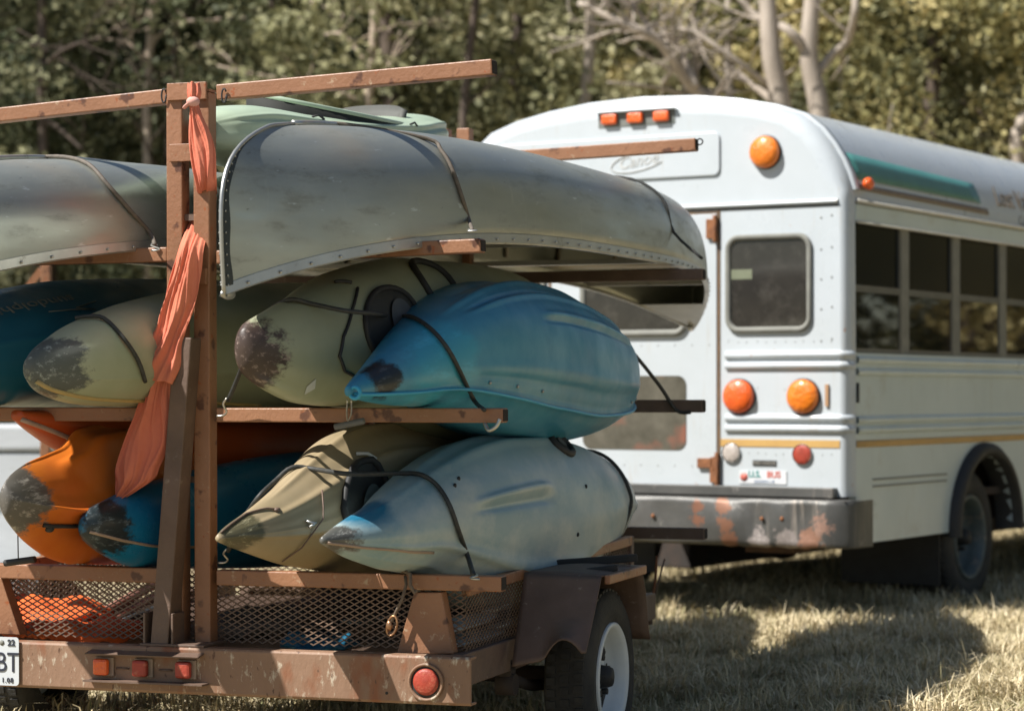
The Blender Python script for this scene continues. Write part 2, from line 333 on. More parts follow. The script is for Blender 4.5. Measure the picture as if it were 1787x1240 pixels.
def bare(label, trunks, limbs, Z, mat, base_px):
    b = wp(base_px, 685, Z); b.z = 0
    t = thing('bare_tree', label, 'tree', b, group='bare trees at the edge of the woods')
    m = MB()
    for (pp, r0, r1, tw) in trunks: limbpath(m, pp, Z, r0, r1, tw, .9, .05)
    m.build('trunk', mat, t)
    for (pp, r0, r1, tw) in limbs:
        m = MB(); limbpath(m, pp, Z, r0, r1, tw); m.build('branch', mat, t)
Zb = 23.0
bare('pale grey trunk with a long curved limb reaching left over the bus roof', [([(1372, 900), (1368, 400), (1362, 190), (1345, 90), (1338, -60)], .14, .08, 2)],
     [([(1360, 260), (1290, 190), (1215, 150), (1150, 75), (1085, 45), (1010, 5)], .085, .03, 14), ([(1150, 75), (1120, 20), (1075, -20)], .04, .015, 7), ([(1215, 150), (1180, 60), (1120, 55), (1090, 0)], .035, .015, 8), ([(1290, 190), (1240, 175), (1160, 150), (1060, 150)], .03, .012, 6), ([(1345, 150), (1280, 110), (1210, 60), (1180, 50)], .035, .012, 4)], Zb, M_bark, 1372)
bare('forked pale grey trunk rising above the amber lamp of the bus', [([(1440, 900), (1436, 500), (1432, 220), (1412, 100), (1418, 0), (1420, -60)], .125, .07, 1)],
     [([(1430, 125), (1455, 92), (1480, 70), (1486, 20), (1490, -40)], .05, .03, 2), ([(1410, 95), (1375, 55), (1330, 25), (1295, -15)], .055, .03, 3)], Zb, M_bark, 1440)
bare('pale bare trunk behind the left end of the top arm, left of the rack post', [([(262, 900), (258, 400), (255, 160), (262, 60), (266, -40)], .058, .045, 0)],
     [([(258, 110), (220, 75), (160, 60)], .03, .012, 3), ([(255, 90), (300, 40), (420, 30), (440, 20)], .03, .012, 3)], 27.2, M_dead, 262)
bare('dark slender trunk with broken pale limbs behind the left canoe', [([(78, 900), (76, 400), (72, 160), (70, -40)], .06, .05, 0)],
     [([(75, 190), (40, 205), (0, 190)], .03, .012, 2), ([(75, 205), (110, 230), (150, 265)], .035, .014, 1), ([(75, 85), (120, 110), (165, 160)], .03, .012, 2), ([(72, 120), (110, 95), (150, 80), (190, 60)], .03, .012, 2), ([(72, 80), (30, 70), (-20, 75)], .03, .012, 2)], 26.5, M_barkd, 78)
bare('thin dead tree with pale crossing twigs behind the top arm', [([(640, 900), (636, 300), (650, 100), (655, -40)], .06, .04, 2)], [([(645, 180), (560, 150), (440, 130), (380, 115)], .03, .01, 3), ([(645, 120), (600, 60), (560, 55)], .025, .01, 3), ([(640, 220), (520, 225), (420, 190)], .025, .01, 3)], 25.5, M_dead, 640)
bare('leaning dark trunk behind the pale green kayak end', [([(800, 900), (806, 300), (812, 160), (830, 0), (835, -50)], .05, .04, 2)], [], 25, M_barkd, 800)
bare('straight brown trunk left of the curved dead branches', [([(1020, 900), (1015, 300), (1030, 80), (1030, -50)], .08, .06, 1)], [], 27, M_bark, 1020)
bare('slim grey trunk between the two pale trunks and the dead branches', [([(1275, 900), (1276, 300), (1270, 60), (1278, -50)], .06, .05, 2)], [([(1276, 160), (1235, 110), (1210, 20)], .03, .012, 2)], 27, M_bark, 1275)
bare('short pale stub of a trunk seen above the right end of the bus roof', [([(1780, 900), (1776, 300), (1782, 225), (1790, 200)], .09, .06, 1)], [], 25, M_bark, 1780)
# trees that stand right of the view and show as reflections in the bus windows
for i, (x, y, k, lb) in enumerate([(11.5, 17, 0, 'olive tree standing right of the bus, mirrored in its windows'), (14, 12, 1, 'yellow tree outside the right of the view'), (12.5, 21, 1, 'yellow tree ahead of the bus on its right'), (15.5, 24, 0, 'olive tree farther ahead of the bus on its right'),
        (16.5, 19, 2, 'dark tree second from the bus on its right'), (19, 27, 0, 'olive tree in the far row right of the bus'), (20, 22, 2, 'dark tree in the far row right of the bus'), (19, 15, 2, 'dark tree farthest right of the view')]):
    tree(0, y, k, lb, 1.25, x=x, v=i % 3)
#@@BUS
# ------------------------------------------------------------------ bus
M_white = PM('bus_white_paint', (.54, .58, .61, 1), (.49, .53, .55, 1), 2.5, .32, rvar=.08, dirt=((.5, .47, .4, 1), 5, .68, .25), spots=[((.38, .17, .07, 1), 23, .72, .03)], coat=.2, streak=((.44, .40, .33, 1), 26, .58, .2))
M_wside = PM('bus_side_shade_tint', (.58, .66, .66, 1), (.50, .58, .58, 1), 1.6, .35, rvar=.08, dirt=((.42, .43, .38, 1), 3.5, .56, .3), coat=.2, streak=((.42, .43, .39, 1), 22, .58, .25))  # white side paint, tinted blue-green in the colour to imitate cool shade
M_gold = PM('gold_stripe', (.58, .36, .12, 1), (.5, .3, .1, 1), 9, .5)
M_teal = PM('teal_stripe', (.07, .22, .20, 1), (.055, .18, .165, 1), 7, .4)
M_brown = PM('brown_stripe', (.25, .19, .13, 1), (.2, .15, .1, 1), 14, .6)
M_seam = PM('dark_seam', (.035, .033, .03, 1), None, 9, .8)
M_rubber = PM('window_rubber', (.23, .23, .2, 1), (.17, .17, .15, 1), 16, .75)
M_black = PM('black_rubber', (.018, .018, .018, 1), (.03, .03, .03, 1), 12, .65)
M_tire = PM('tyre_rubber', (.022, .022, .022, 1), (.05, .047, .04, 1), 10, .8, bump=.3, bscale=80)
M_rust = PM('rust', (.30, .12, .045, 1), (.16, .065, .03, 1), 22, .85, bump=.5, bscale=60, dirt=((.04, .03, .025, 1), 30, .6, .1))
M_bump = PM('scraped_bumper', (.12, .117, .11, 1), (.08, .08, .075, 1), 4, .5, metal=.3, bump=.25, bscale=14, dirt=((.36, .34, .31, 1), 6, .6, .12), scuffs=[((.445, -3.15, .60), .035, (.22, .10, .06, 1), 14, 2.2, 0), ((.45, -3.15, .53), .035, (.22, .10, .06, 1), 14, 2.2, 0), ((.60, -3.15, .60), .045, (.24, .115, .07, 1), 14, 2.0, 0), ((.615, -3.15, .52), .05, (.24, .115, .07, 1), 14, 2.2, 0), ((.63, -3.15, .44), .045, (.24, .115, .07, 1), 14, 2.2, 0), ((.80, -3.15, .43), .06, (.32, .28, .26, 1), 18, 2.4, .3), ((.95, -3.15, .44), .06, (.30, .26, .24, 1), 18, 2.4, .3), ((1.08, -3.15, .46), .06, (.28, .15, .10, 1), 18, 2.4, .3), ((1.14, -3.14, .52), .05, (.33, .2, .15, 1), 18, 2.4, .3), ((-.6, -3.15, .5), .05, (.26, .11, .06, 1), 14, 2.0, 0)], streak=((.32, .28, .24, 1), 30, .55, .15))
M_chrome = PM('dull_metal', (.5, .5, .48, 1), (.35, .35, .33, 1), 15, .35, metal=.9)
def lens(name, c, c2): return PM(name, c, c2, 30, .2, coat=.5, bump=.8, bscale=55)
M_amber = lens('amber_lens', (.9, .24, .015, 1), (.75, .17, .01, 1)); M_redor = lens('orange_red_lens', (.88, .14, .015, 1), (.75, .10, .012, 1))
M_red = PM('faded_red_lens', (.42, .055, .03, 1), (.30, .04, .022, 1), 30, .5, bump=.2, bscale=120, dirt=((.5, .16, .09, 1), 40, .55, .2)); M_clear = lens('clear_lens', (.52, .45, .40, 1), (.45, .4, .36, 1))
M_glass = glassmat('dark_window_glass', (.75, .72, .62, 1), .75, .03, 2.3); M_tint = glassmat('tinted_window_glass', (.05, .05, .05, 1), .9, .15, 1.22)
M_rearglass = PM('dusty_rear_glass', (.022, .02, .018, 1), (.04, .036, .03, 1), 3, .08, dirt=((.11, .1, .085, 1), 7, .5, .5))
M_lowglass = PM('dusty_reflection_glass', (.07, .065, .05, 1), (.13, .12, .095, 1), 9, .15, spots=[((.24, .10, .07, 1), 3.6, .55, .12)])  # dusty glass; the reddish spots are a reflection put into the colour
M_int = PM('bus_interior', (.10, .10, .09, 1), None, 5, .8); M_seat = PM('seat_vinyl', (.05, .075, .06, 1), None, 8, .5)
M_under = PM('underbody', (.03, .027, .024, 1), (.06, .04, .03, 1), 8, .85)
bus = thing('bus', 'short white bus with teal, brown and gold stripes and a scraped grey rear bumper', 'bus', (-1.22, 3, 0), MBUS)
BL = 6.6
prof = [(0, .42), (0, .8), (0, 1.38), (-.004, 2.14), (-.014, 2.2), (-.04, 2.285), (-.075, 2.36), (-.125, 2.44), (-.19, 2.52), (-.285, 2.595), (-.45, 2.65), (-.65, 2.69), (-.9, 2.722), (-1.22, 2.735)]
full = prof + [(-2.44 - t, h) for t, h in prof[-2::-1]]
def sidet(h):
    for (t0, h0), (t1, h1) in zip(prof, prof[1:]):
        if h0 <= h <= h1: return t0 + (t1 - t0) * (h - h0) / (h1 - h0)
    return 0
def pbx(px, L=0):   # t on the rear face for a photo column
    return at(MBUS, px, 500, L).x
# rear body shell: rounded edge and rear face
def ring(L, ins, lo):
    out = []
    for t, h in full:
        k = ins * (1 if h > 2.2 else .45); cx, cz = -1.22, 1.9
        v = Vector((t - cx, h - cz))
        if h > 2.14: v2 = v * (1 - k / max(v.length, .1))
        else: v2 = Vector((v.x - math.copysign(k, v.x), v.y))
        out.append((cx + v2.x, L, max(cz + v2.y, lo)))
    return out
m = MB()
lo = .66
rows = [ring(0, .10, lo), ring(.006, .062, lo), ring(.024, .03, lo), ring(.055, .008, lo), ring(.09, 0, lo)]
m.grid(rows, True); m.add(rows[0], [tuple(range(len(rows[0])))])
m.build('rear_panel', M_white, bus)
m = MB(); rf = [p for p in full if p[1] >= 2.13]
m.grid([[(t, L, h) for t, h in rf] for L in np.linspace(.09, BL, 12)], True)
m.build('roof', M_white, bus)
# roof band behind the dome
m = MB(); m.grid([[(-1.22 + (t + 1.22) * s, L, 1.9 + (h - 1.9) * s) for t, h in full if h > 2.14] for L, s in ((.088, 1.0), (.09, 1.012), (.14, 1.012), (.142, 1.0))], True); m.build('roof_band', M_white, bus)
# sides
wins = [(.075 + .728 * k, .075 + .728 * k + .63) for k in range(8)]
wc = [1.87]; fw = 5.6
def sidewall(x0, nrm):
    m = MB(); xi = x0 - .04 * nrm
    def P(poly): m.prism([(x0, L, h) for L, h in poly], (-.04 * nrm, 0, 0))
    arc = lambda c, r, z: [(c + r * math.cos(a), z + r * math.sin(a) * .9) for a in np.linspace(math.pi, 0, 17)]
    z0 = .42; a = arc(1.87, .46, .42)
    P([(.09, z0)] + a[:9] + [(1.87, 1.38), (.09, 1.38)])
    P(a[8:] + [(5.0, z0), (5.0, 1.38), (1.87, 1.38)])
    P([(5.0, z0), (BL, z0), (BL, 1.38), (5.0, 1.38)])
    return m
sidewall(0, 1).build('side_panel', M_wside, bus); sidewall(-2.44, -1).build('side_panel', M_wside, bus)
for x0, nn in ((0, 1), (-2.44, -1)):
    m = MB(); dx = -.035 * nn
    xs = sorted((x0, x0 + dx)); xo = x0
    m.box((xs[0], .0905, 2.045), (xs[1], BL, 2.128)); m.box((xs[0], wins[-1][1], 1.381), (xs[1], BL, 2.044)); m.build('window_header', M_wside, bus)
    m = MB()
    for k in range(len(wins) - 1): MB().box((min(x0 - .012 * nn, x0 - .04 * nn), wins[k][1], 1.381), (max(x0 - .012 * nn, x0 - .04 * nn), wins[k + 1][0], 2.044)).build('window_pillar', M_rubber if nn > 0 else M_int, bus)
    for k, (a, b) in enumerate(wins):
        m = MB(); x = x0 - .02 * nn
        m.box((x - .006, a, 1.69), (x + .006, b, 1.725)); m.box((x - .006, a, 1.381), (x + .006, b, 1.405)); m.box((x - .005, a, 1.406), (x + .005, a + .02, 2.043)); m.box((x - .005, b - .02, 1.406), (x + .005, b, 2.043))
        w = m.build('window', PM('sash_metal', (.16, .16, .145, 1), None, 9, .5, metal=.4) if k == 0 and nn > 0 else bpy.data.materials['sash_metal'], bus)
        MB().box((x - .002, a + .0205, 1.406), (x + .002, b - .0205, 1.689)).build('lower_pane', M_glass, w)
        MB().box((x - .0105, a + .0205, 1.7255), (x - .0065, b - .0205, 2.043)).build('upper_pane', M_tint, w)
# drip rail, ribs and stripes on the visible side
def side_strip(L0, L1, h0, h1, off, n=14):
    rows = [[(sidet(h) + off, L, h + (0)) for h in np.linspace(h0, h1, 4)] for L in np.linspace(L0, L1, n)]
    return rows
m = MB()
for nn, x0 in ((1, 0), (-1, -2.44)):
    m.tube([(x0 + .004 * nn, .1, 2.145), (x0 + .004 * nn, BL, 2.145)], .013, 8)
    m.tube([(x0 + .002 * nn, .1, 2.04), (x0 + .002 * nn, BL, 2.04)], .008, 8)
m.build('drip_rail', PM('drip_rail_paint', (.6, .58, .5, 1), (.5, .47, .4, 1), 8, .5), bus)
for h in (1.345, 1.285, .992, 1.042):
    m = MB(); m.grid([[(x, L, h + z) for x, z in ((.001, -.02), (.014, -.012), (.016, 0), (.014, .012), (.001, .02))] for L in (.095, 1.6, 3.2, BL)], True); m.build('side_rib', M_wside, bus)
def strip_obj(name, mat, L0, L1, f0, f1, off=.004, n=16):
    rows = []
    for i in range(n):
        s = i / (n - 1); L = L0 + (L1 - L0) * s; a = f0[0] + (f1[0] - f0[0]) * s; b = f0[1] + (f1[1] - f0[1]) * s
        rows.append([(sidet(h) + off, L, h) for h in np.linspace(a, b, 4)])
    MB().grid(rows).build(name, mat, bus, solid=.002)
strip_obj('teal_stripe', M_teal, .15, 1.9, (2.262, 2.40), (2.252, 2.366), .005)
strip_obj('brown_stripe', M_brown, .15, 1.98, (2.205, 2.235), (2.192, 2.226), .005)
strip_obj('gold_stripe', M_gold, .092, BL, (.905, .94), (.905, .94), .003)
for L in (2.62, 4.3): MB().box((-.002, L, .43), (.003, L + .006, 1.25)).build('panel_seam', M_rubber, bus)
for z in (.70, .735): MB().box((-.001, .3, z), (.006, 1.3, z + .008)).build('panel_crease', M_rubber, bus)
for L in (.045,): MB().box((.0, L + .05, 1.13), (.012, L + .062, 1.23)).build('side_marker', M_black, bus)
MB().blob((.035, .17, 2.235), .028, .045, .032).build('roof_marker_lamp', M_redor, bus)
# wheel arch flare
m = MB(); rows = []
for a in np.linspace(math.pi * 1.02, -.02 * math.pi, 25):
    rows.append([(x, 1.87 + r * math.cos(a), .42 + r * .9 * math.sin(a)) for x, r in ((.001, .535), (.03, .53), (.055, .50), (.05, .462), (-.10, .455))])
m.grid(rows).build('wheel_arch', M_black, bus)
m = MB(); m.box((-.1, 1.35, .45), (-2.34, 1.38, .86)); m.box((-.1, 2.36, .45), (-2.34, 2.39, .86)); m.box((-.1, 1.381, .855), (-.8, 2.359, .87)); m.box((-2.3, 1.381, .855), (-1.64, 2.359, .87))
m.box((-.05, .2, .60), (-2.39, BL - .1, .64)); m.build('floor_pan', M_under, bus)
def wheel(parent, c, ax, R, w, rimR, dish, rimmat, name='wheel', hubmat=None, holes=0):
    """c: centre of the outer face, ax: +1 outward along x"""
    cx, cy, cz = c; A = (ax, 0, 0)
    pr = [(-w, rimR), (-w * .98, R * .9), (-w * .88, R * .985), (-w * .75, R), (-w * .25, R), (-w * .12, R * .985), (-.006, R * .92), (0, R * .82), (-.008, rimR * 1.03), (-.02, rimR)]
    t = MB().lathe(c, A, pr, 64)
    for k in range(48):   # tread blocks
        a = 2 * math.pi * k / 48
        for q in (.22, .5, .78):
            u = Vector((0, math.cos(a + q * .1), math.sin(a + q * .1))); v = Vector((0, -u.z, u.y)); p = Vector(c) + Vector(A) * (-w * q) + u * R
            t.prism([p - Vector(A) * w * .09 - v * .012 - u * .004, p + Vector(A) * w * .09 - v * .012 - u * .004, p + Vector(A) * w * .09 + v * .012 - u * .004, p - Vector(A) * w * .09 + v * .012 - u * .004], u * .009)
    to = MB(); to.v, to.f, to.sm = t.v, t.f, t.sm
    wh = to.build(name, M_tire, parent)
    prr = [(-.03, rimR * 1.0), (-.004, rimR * 1.02), (.002, rimR * .97), (-.012, rimR * .90), (-dish * .55, rimR * .84), (-dish, rimR * .80), (-dish * .9, rimR * .62), (-dish * .75, rimR * .42), (-dish * .7, rimR * .22)]
    r = MB().lathe(c, A, prr, 48); rim = r.build('rim', rimmat, wh)
    h = MB()
    h.lathe(c, A, [(-dish * .7, rimR * .23), (-dish * .3, rimR * .2), (-dish * .1, rimR * .17), (-dish * .08, .001)], 24)
    for k in range(5):
        a = 2 * math.pi * k / 5 + .3; p = Vector(c) + Vector((0, math.cos(a), math.sin(a))) * rimR * .36
        h.cyl(p - Vector(A) * dish * .8, p - Vector(A) * dish * .45, .011, 8)
    h.build('hub', hubmat or M_black, wh)
    if holes:
        hm = MB()
        for k in range(holes):
            a = 2 * math.pi * k / holes; u = Vector((0, math.cos(a), math.sin(a))); v = Vector((0, -u.z, u.y)); base = Vector(c) - Vector(A) * (dish * .93 - .003)
            f = lambda rr, s, e: base + u * rimR * rr + v * s + Vector(A) * e
            hm.prism([f(.46, -.012, .008), f(.46, .012, .008), f(.72, .030, .001), f(.72, -.030, .001)], Vector(A) * .004)
        hm.build('rim_slots', M_seam, wh)
    return wh
M_rimd = PM('grey_rim', (.10, .13, .13, 1), (.06, .08, .08, 1), 12, .5, dirt=((.2, .18, .15, 1), 12, .55, .1))
wheel(bus, (-.04, 1.78, .37), 1, .375, .23, .235, .13, M_rimd); wheel(bus, (-.30, 1.78, .37), 1, .375, .23, .235, .05, M_rimd)
wheel(bus, (-2.40, 1.78, .37), -1, .375, .23, .235, .13, M_rimd); wheel(bus, (-.1, 5.6, .37), 1, .375, .23, .235, .02, M_rimd); wheel(bus, (-2.34, 5.6, .37), -1, .375, .23, .235, .02, M_rimd)
m = MB().cyl((-.3, 1.78, .37), (-2.1, 1.78, .37), .06); m.blob((-1.22, 1.78, .37), .18, .17, .17); m.build('rear_axle', M_under, bus)
m = MB()
for x in (-.75, -1.69): m.box((x - .04, .12, .44), (x + .04, BL - .2, .58))
m.box((-.35, .1, .36), (-.62, .3, .42)); m.box((-.95, -.02, .40), (-1.05, .5, .46)); m.build('chassis_rail', PM('rusty_chassis', (.05, .035, .028, 1), (.14, .07, .035, 1), 5, .85), bus)
for a_, b_ in ((-.04, -.62), (-1.80, -2.42)): MB().box((b_, 1.30, .13), (a_, 1.312, .62)).build('mud_flap', M_black, bus)
MB().box((-2.0, 2.7, .22), (-.95, 3.9, .60)).build('fuel_tank', M_under, bus, bevel=.03)
MB().box((-2.40, 2.42, .07), (-2.15, 6.3, .6)).build('added_dark_box', M_under, bus, bevel=.01)  # made-up box, hides sunlit grass beyond so the gap below stays dark
MB().box((-.9, 4.2, .24), (-1.6, 5.4, .6)).build('gearbox', M_under, bus, bevel=.04)
m = MB().tube([(-1.75, 3.5, .42), (-1.75, 1.1, .45), (-1.72, .5, .40), (-1.7, .02, .38)], .03, 10); m.build('exhaust_pipe', M_rust, bus)
m = MB().box((-.06, .1, .80), (-2.38, BL - .1, .85)); m.build('interior_floor', M_int, bus)
for k in range(6):
    for x0, x1 in ((-.1, -.95), (-1.49, -2.34)):
        L = .9 + k * .78; s = MB(); s.box((x1, L, .86), (x0, L + .4, 1.2)); s.grid([[(x1 + (x0 - x1) * u, L + .02 + w, z) for u, z in [(0, 1.2), (.02, 1.48), (.08, 1.55), (.92, 1.55), (.98, 1.48), (1, 1.2)]] for w in (0, .09)]); s.add([(x1, L + .02, 1.2), (x1 + .02, L + .02, 1.48), (x1 + .07, L + .02, 1.55), (x0 - .07, L + .02, 1.55), (x0 - .02, L + .02, 1.48), (x0, L + .02, 1.2)], [(0, 1, 2, 3, 4, 5)])
        s.build('seat', M_seat, bus)
# front of the bus (cab and hood, past the right edge of the view)
m = MB(); fr = [(t, BL, h) for t, h in full if h > .5]; m.grid([[(t, L, h) for t, _, h in fr] for L in (BL - .001, BL + .03)], True); 
m.add([(t, BL + .03, h) for t, _, h in fr], [tuple(range(len(fr)))]); m.build('front_panel', M_white, bus)
m = MB().prism([(-.25, BL + .03, .5), (-.25, BL + 1.3, .5), (-.25, BL + 1.3, 1.05), (-.25, BL + .9, 1.3), (-.25, BL + .03, 1.38)], (-1.94, 0, 0)); m.build('hood', M_white, bus, bevel=.05)
# ---- rear face, from the photo: columns give t, rows give h
def rr_path(cx, cz, w, h, r, L, n=6):
    pts = []
    for sx, sz, a0 in ((1, 1, 0), (-1, 1, 90), (-1, -1, 180), (1, -1, 270)):
        for k in range(n + 1):
            a = RAD(a0 + 90 * k / n); pts.append((cx + sx * (w / 2 - r) + r * math.cos(a), L, cz + sz * (h / 2 - r) + r * math.sin(a)))
    return pts
def rwin(name, x0, x1, z0, z1, r, mat, frame_r=.017):
    cx, cz = (x0 + x1) / 2, (z0 + z1) / 2; pts = rr_path(cx, cz, x1 - x0, z1 - z0, r, -.004)
    if frame_r:
        f = MB().tube([(p[0], -.006, p[2]) for p in pts], frame_r, 8, True, .8).build(name, M_rubber, bus)
        MB().prism([(p[0], -.004, p[2]) for p in pts], (0, .006, 0)).build('pane', mat, f)
    else:
        MB().prism([(p[0], -.003, p[2]) for p in pts], (0, .006, 0)).build(name, mat, bus)
D0, D1 = -1.735, -.722          # emergency door
door = MB(); dz0, dz1 = .70, 2.10
door.prism([(D0 + .012, -.006, dz0), (D1 - .012, -.006, dz0), (D1 - .012, -.006, dz1), (D0 + .012, -.006, dz1)], (0, .008, 0)); door_o = door.build('emergency_door', M_white, bus, bevel=.002)
m = MB()
for x in (D0, D1): m.box((x - .008, -.0035, dz0 - .02), (x + .008, .003, dz1 + .02))
m.box((D0, -.0035, dz1 + .002), (D1, .003, dz1 + .012)); m.box((D0, -.0035, dz0 - .016), (D1, .003, dz0 - .005)); m.build('door_gap', PM('door_gap_grime', (.20, .12, .06, 1), (.10, .07, .05, 1), 14, .9), bus)
W0, W1 = pbx(1272), pbx(1413)
rwin('rear_window', W0, W1, 1.50, 1.972, .06, M_rearglass); rwin('rear_window', -2.44 - W1, -2.44 - W0, 1.50, 1.972, .06, M_rearglass)
d0, d1 = pbx(1020), pbx(1197)
cx = (d0 + d1) / 2
f = MB().tube([(p[0], -.012, p[2]) for p in rr_path(cx, 1.735, d1 - d0, .49, .06, 0)], .02, 8, True, .8).build('door_window', M_rubber, door_o)
MB().prism([(p[0], -.012, p[2]) for p in rr_path(cx, 1.735, d1 - d0, .49, .06, 0)], (0, .005, 0)).build('pane', M_rearglass, f)
MB().prism([(p[0], -.0095, p[2]) for p in rr_path(cx, 1.075, d1 - d0 + .01, .385, .05, 0)], (0, .004, 0)).build('lower_door_window', M_lowglass, door_o)
MB().box((pbx(1275), -.0055, 1.76), (pbx(1313), -.0045, 1.81)).build('window_notice', PM('yellow_notice', (.20, .22, .14, 1), None, 20, .6), bus)
# belt seam and top seam
m = MB(); m.grid([[(x, y, z) for y, z in ((-.001, 2.128), (-.014, 2.133), (-.016, 2.146), (-.001, 2.152))] for x in (-.055, -2.385)], True); m.build('belt_rail', M_white, bus)
MB().box((-2.385, -.004, 2.116), (-.055, .001, 2.126)).build('belt_seam', M_seam, bus)
# half round ribs (two pairs) wrapping to the corner
for h in (1.372, 1.318, 1.052, .998):
    for (xa, xb) in ((pbx(1266), -.048), (-2.392, -2.44 - pbx(1266))):
        m = MB(); rows = []
        for x in (xa, xa + .004, (xa + xb) / 2, xb):
            k = .3 if x == xa else 1
            rows.append([(x, -.020 * k * math.sin(a), h + .02 * k * math.cos(a)) for a in np.linspace(0, math.pi, 9)])
        if xb > -1: rows += [[(-.020 + .005, -.014 * math.sin(a) + .0, h + .018 * math.cos(a)) for a in np.linspace(0, math.pi, 9)], [(.014 * math.sin(a), .06, h + .018 * math.cos(a)) for a in np.linspace(0, math.pi, 9)]]
        m.grid(rows).build('rear_rib', M_white, bus)
for xa, xb in ((D1 + .01, -.047), (-2.393, D0 - .01)): MB().box((xa, -.0035, .905), (xb, .001, .942)).build('rear_gold_stripe', M_gold, bus)
def lamp(name, t, h, R, mat, dep=.035, rim=None):
    q = MB().lathe((t, 0, h), (0, -1, 0), [(0, R * 1.04), (.012, R * 1.04), (.014, R)], 32); o = q.build(name, rim or M_black, bus)
    l = MB().lathe((t, 0, h), (0, -1, 0), [(.008, R * .98), (dep * .55, R * .97), (dep * .8, R * .9), (dep, R * .6), (dep * 1.08, R * .3), (dep * 1.1, .0005)], 32)
    for k in range(8): a = k * math.pi / 4 + .3; l.blob((t + R * .9 * math.cos(a), -dep * .7, h + R * .9 * math.sin(a)), .005, .004, .005, 6, 4)
    l.build('lens', mat, o)
def rh(px, py): p = at(MBUS, px, py, 0); return p.x, p.z
for (px, py, R, mt, nm, dp) in ((1337, 266, .084, M_amber, 'amber_flasher_lamp', .05), (1403, 692, .088, M_amber, 'turn_lamp', .045), (1291, 692, .088, M_redor, 'brake_lamp', .045)):
    t, h = rh(px, py); lamp(nm, t, h, R, mt, dp); lamp(nm, -2.44 - t, h, R, mt, dp)
for (px, py, R, mt, nm) in ((1277, 790, .05, M_clear, 'reverse_lamp'), (1401, 793, .052, M_red, 'tail_lamp')):
    t, h = rh(px, py); lamp(nm, t, h, R, mt, .015, M_chrome); lamp(nm, -2.44 - t, h, R, mt, .015, M_chrome)
# recessed box with three marker lamps
(x0, z1), (x1, z0) = rh(1045, 193), rh(1178, 219); zc = (z0 + z1) / 2
m = MB(); m.box((x0, -.004, zc - .04), (x1, .001, zc + .035)); bx_ = m.build('marker_lamp_housing', PM('recess_shadowed_steel', (.12, .14, .13, 1), (.2, .2, .18, 1), 10, .6), bus)
m = MB(); m.box((x0 - .012, -.03, zc + .0355), (x1 + .012, -.001, zc + .042)); m.build('housing_hood', M_white, bx_)
for k in range(3):
    t = x0 + (x1 - x0) * (.16 + .34 * k); q = MB().box((t - .047, -.03, zc - .028), (t + .047, -.0045, zc + .028)); q.build('marker_lamp', M_redor, bx_, bevel=.012)
# raised destination panel with a worn oval mark
xa, xb = pbx(870), pbx(1257); z1 = rh(1257, 230)[1]; z0 = rh(1257, 306)[1]
m = MB().prism([(p[0], -.012, p[2]) for p in rr_path((xa + xb) / 2, (z0 + z1) / 2, xb - xa, z1 - z0, .035, 0)], (0, .012, 0)); pn = m.build('destination_panel', M_white, bus, bevel=.004)
m = MB(); M_fade = PM('faded_print', (.40, .40, .38, 1), (.58, .58, .56, 1), 40, .7)
ct, ch = rh(1118, 281)
m.tube([(ct + .17 * math.cos(a), -.0135, ch + .052 * math.sin(a) + .03 * math.cos(a)) for a in np.linspace(.5, 5.6, 40)], .0035, 5)
m.build('oval_emblem', M_fade, pn)
text_mb('Canoe', .09, lambda u, v, w: (ct + u + v * .25, -.0135 - w, ch + v + u * .12), .002).build('emblem_lettering', M_fade, pn)
# small plates and sticker
(x0, z1), (x1, z0) = rh(1314, 803), rh(1355, 813); MB().box((x0, -.005, z0), (x1, .001, z1)).build('maker_plate', M_seam, bus)
text_mb('AND HOOD', .024, lambda u, v, w: ((x0 + x1) / 2 + u, -.0065 - w, (z0 + z1) / 2 + v), .001).build('plate_lettering', PM('plate_print', (.4, .38, .33, 1), None, 10, .6), bus)
(x0, z1), (x1, z0) = rh(1291, 821), rh(1373, 845); MB().box((x0, -.005, z0), (x1, .001, z1)).build('bumper_sticker', PM('sticker_white', (.74, .75, .76, 1), None, 6, .5), bus)
cx_, cz_ = (x0 + x1) / 2, (z0 + z1) / 2
text_mb('U.S.', .045, lambda u, v, w: (cx_ - .045 + u, -.0065 - w, cz_ + .014 + v), .001, bold=.0012).build('sticker_lettering', PM('sticker_teal', (.03, .28, .26, 1), None, 6, .5), bus)
text_mb('BUS', .045, lambda u, v, w: (cx_ + .062 + u, -.0065 - w, cz_ + .014 + v), .001, bold=.0012).build('sticker_lettering', PM('sticker_red', (.62, .16, .12, 1), None, 6, .5), bus)
text_mb('SUNMAN, MI', .02, lambda u, v, w: (cx_ + .01 + u, -.0065 - w, cz_ - .022 + v), .001).build('sticker_lettering', PM('sticker_blue', (.15, .25, .4, 1), None, 6, .5), bus)
MB().lathe((cx_ - .105, -.005, cz_), (0, -1, 0), [(0, .022), (.001, .022), (.001, .0005)], 16).build('sticker_crest', bpy.data.materials['sticker_red'], bus)
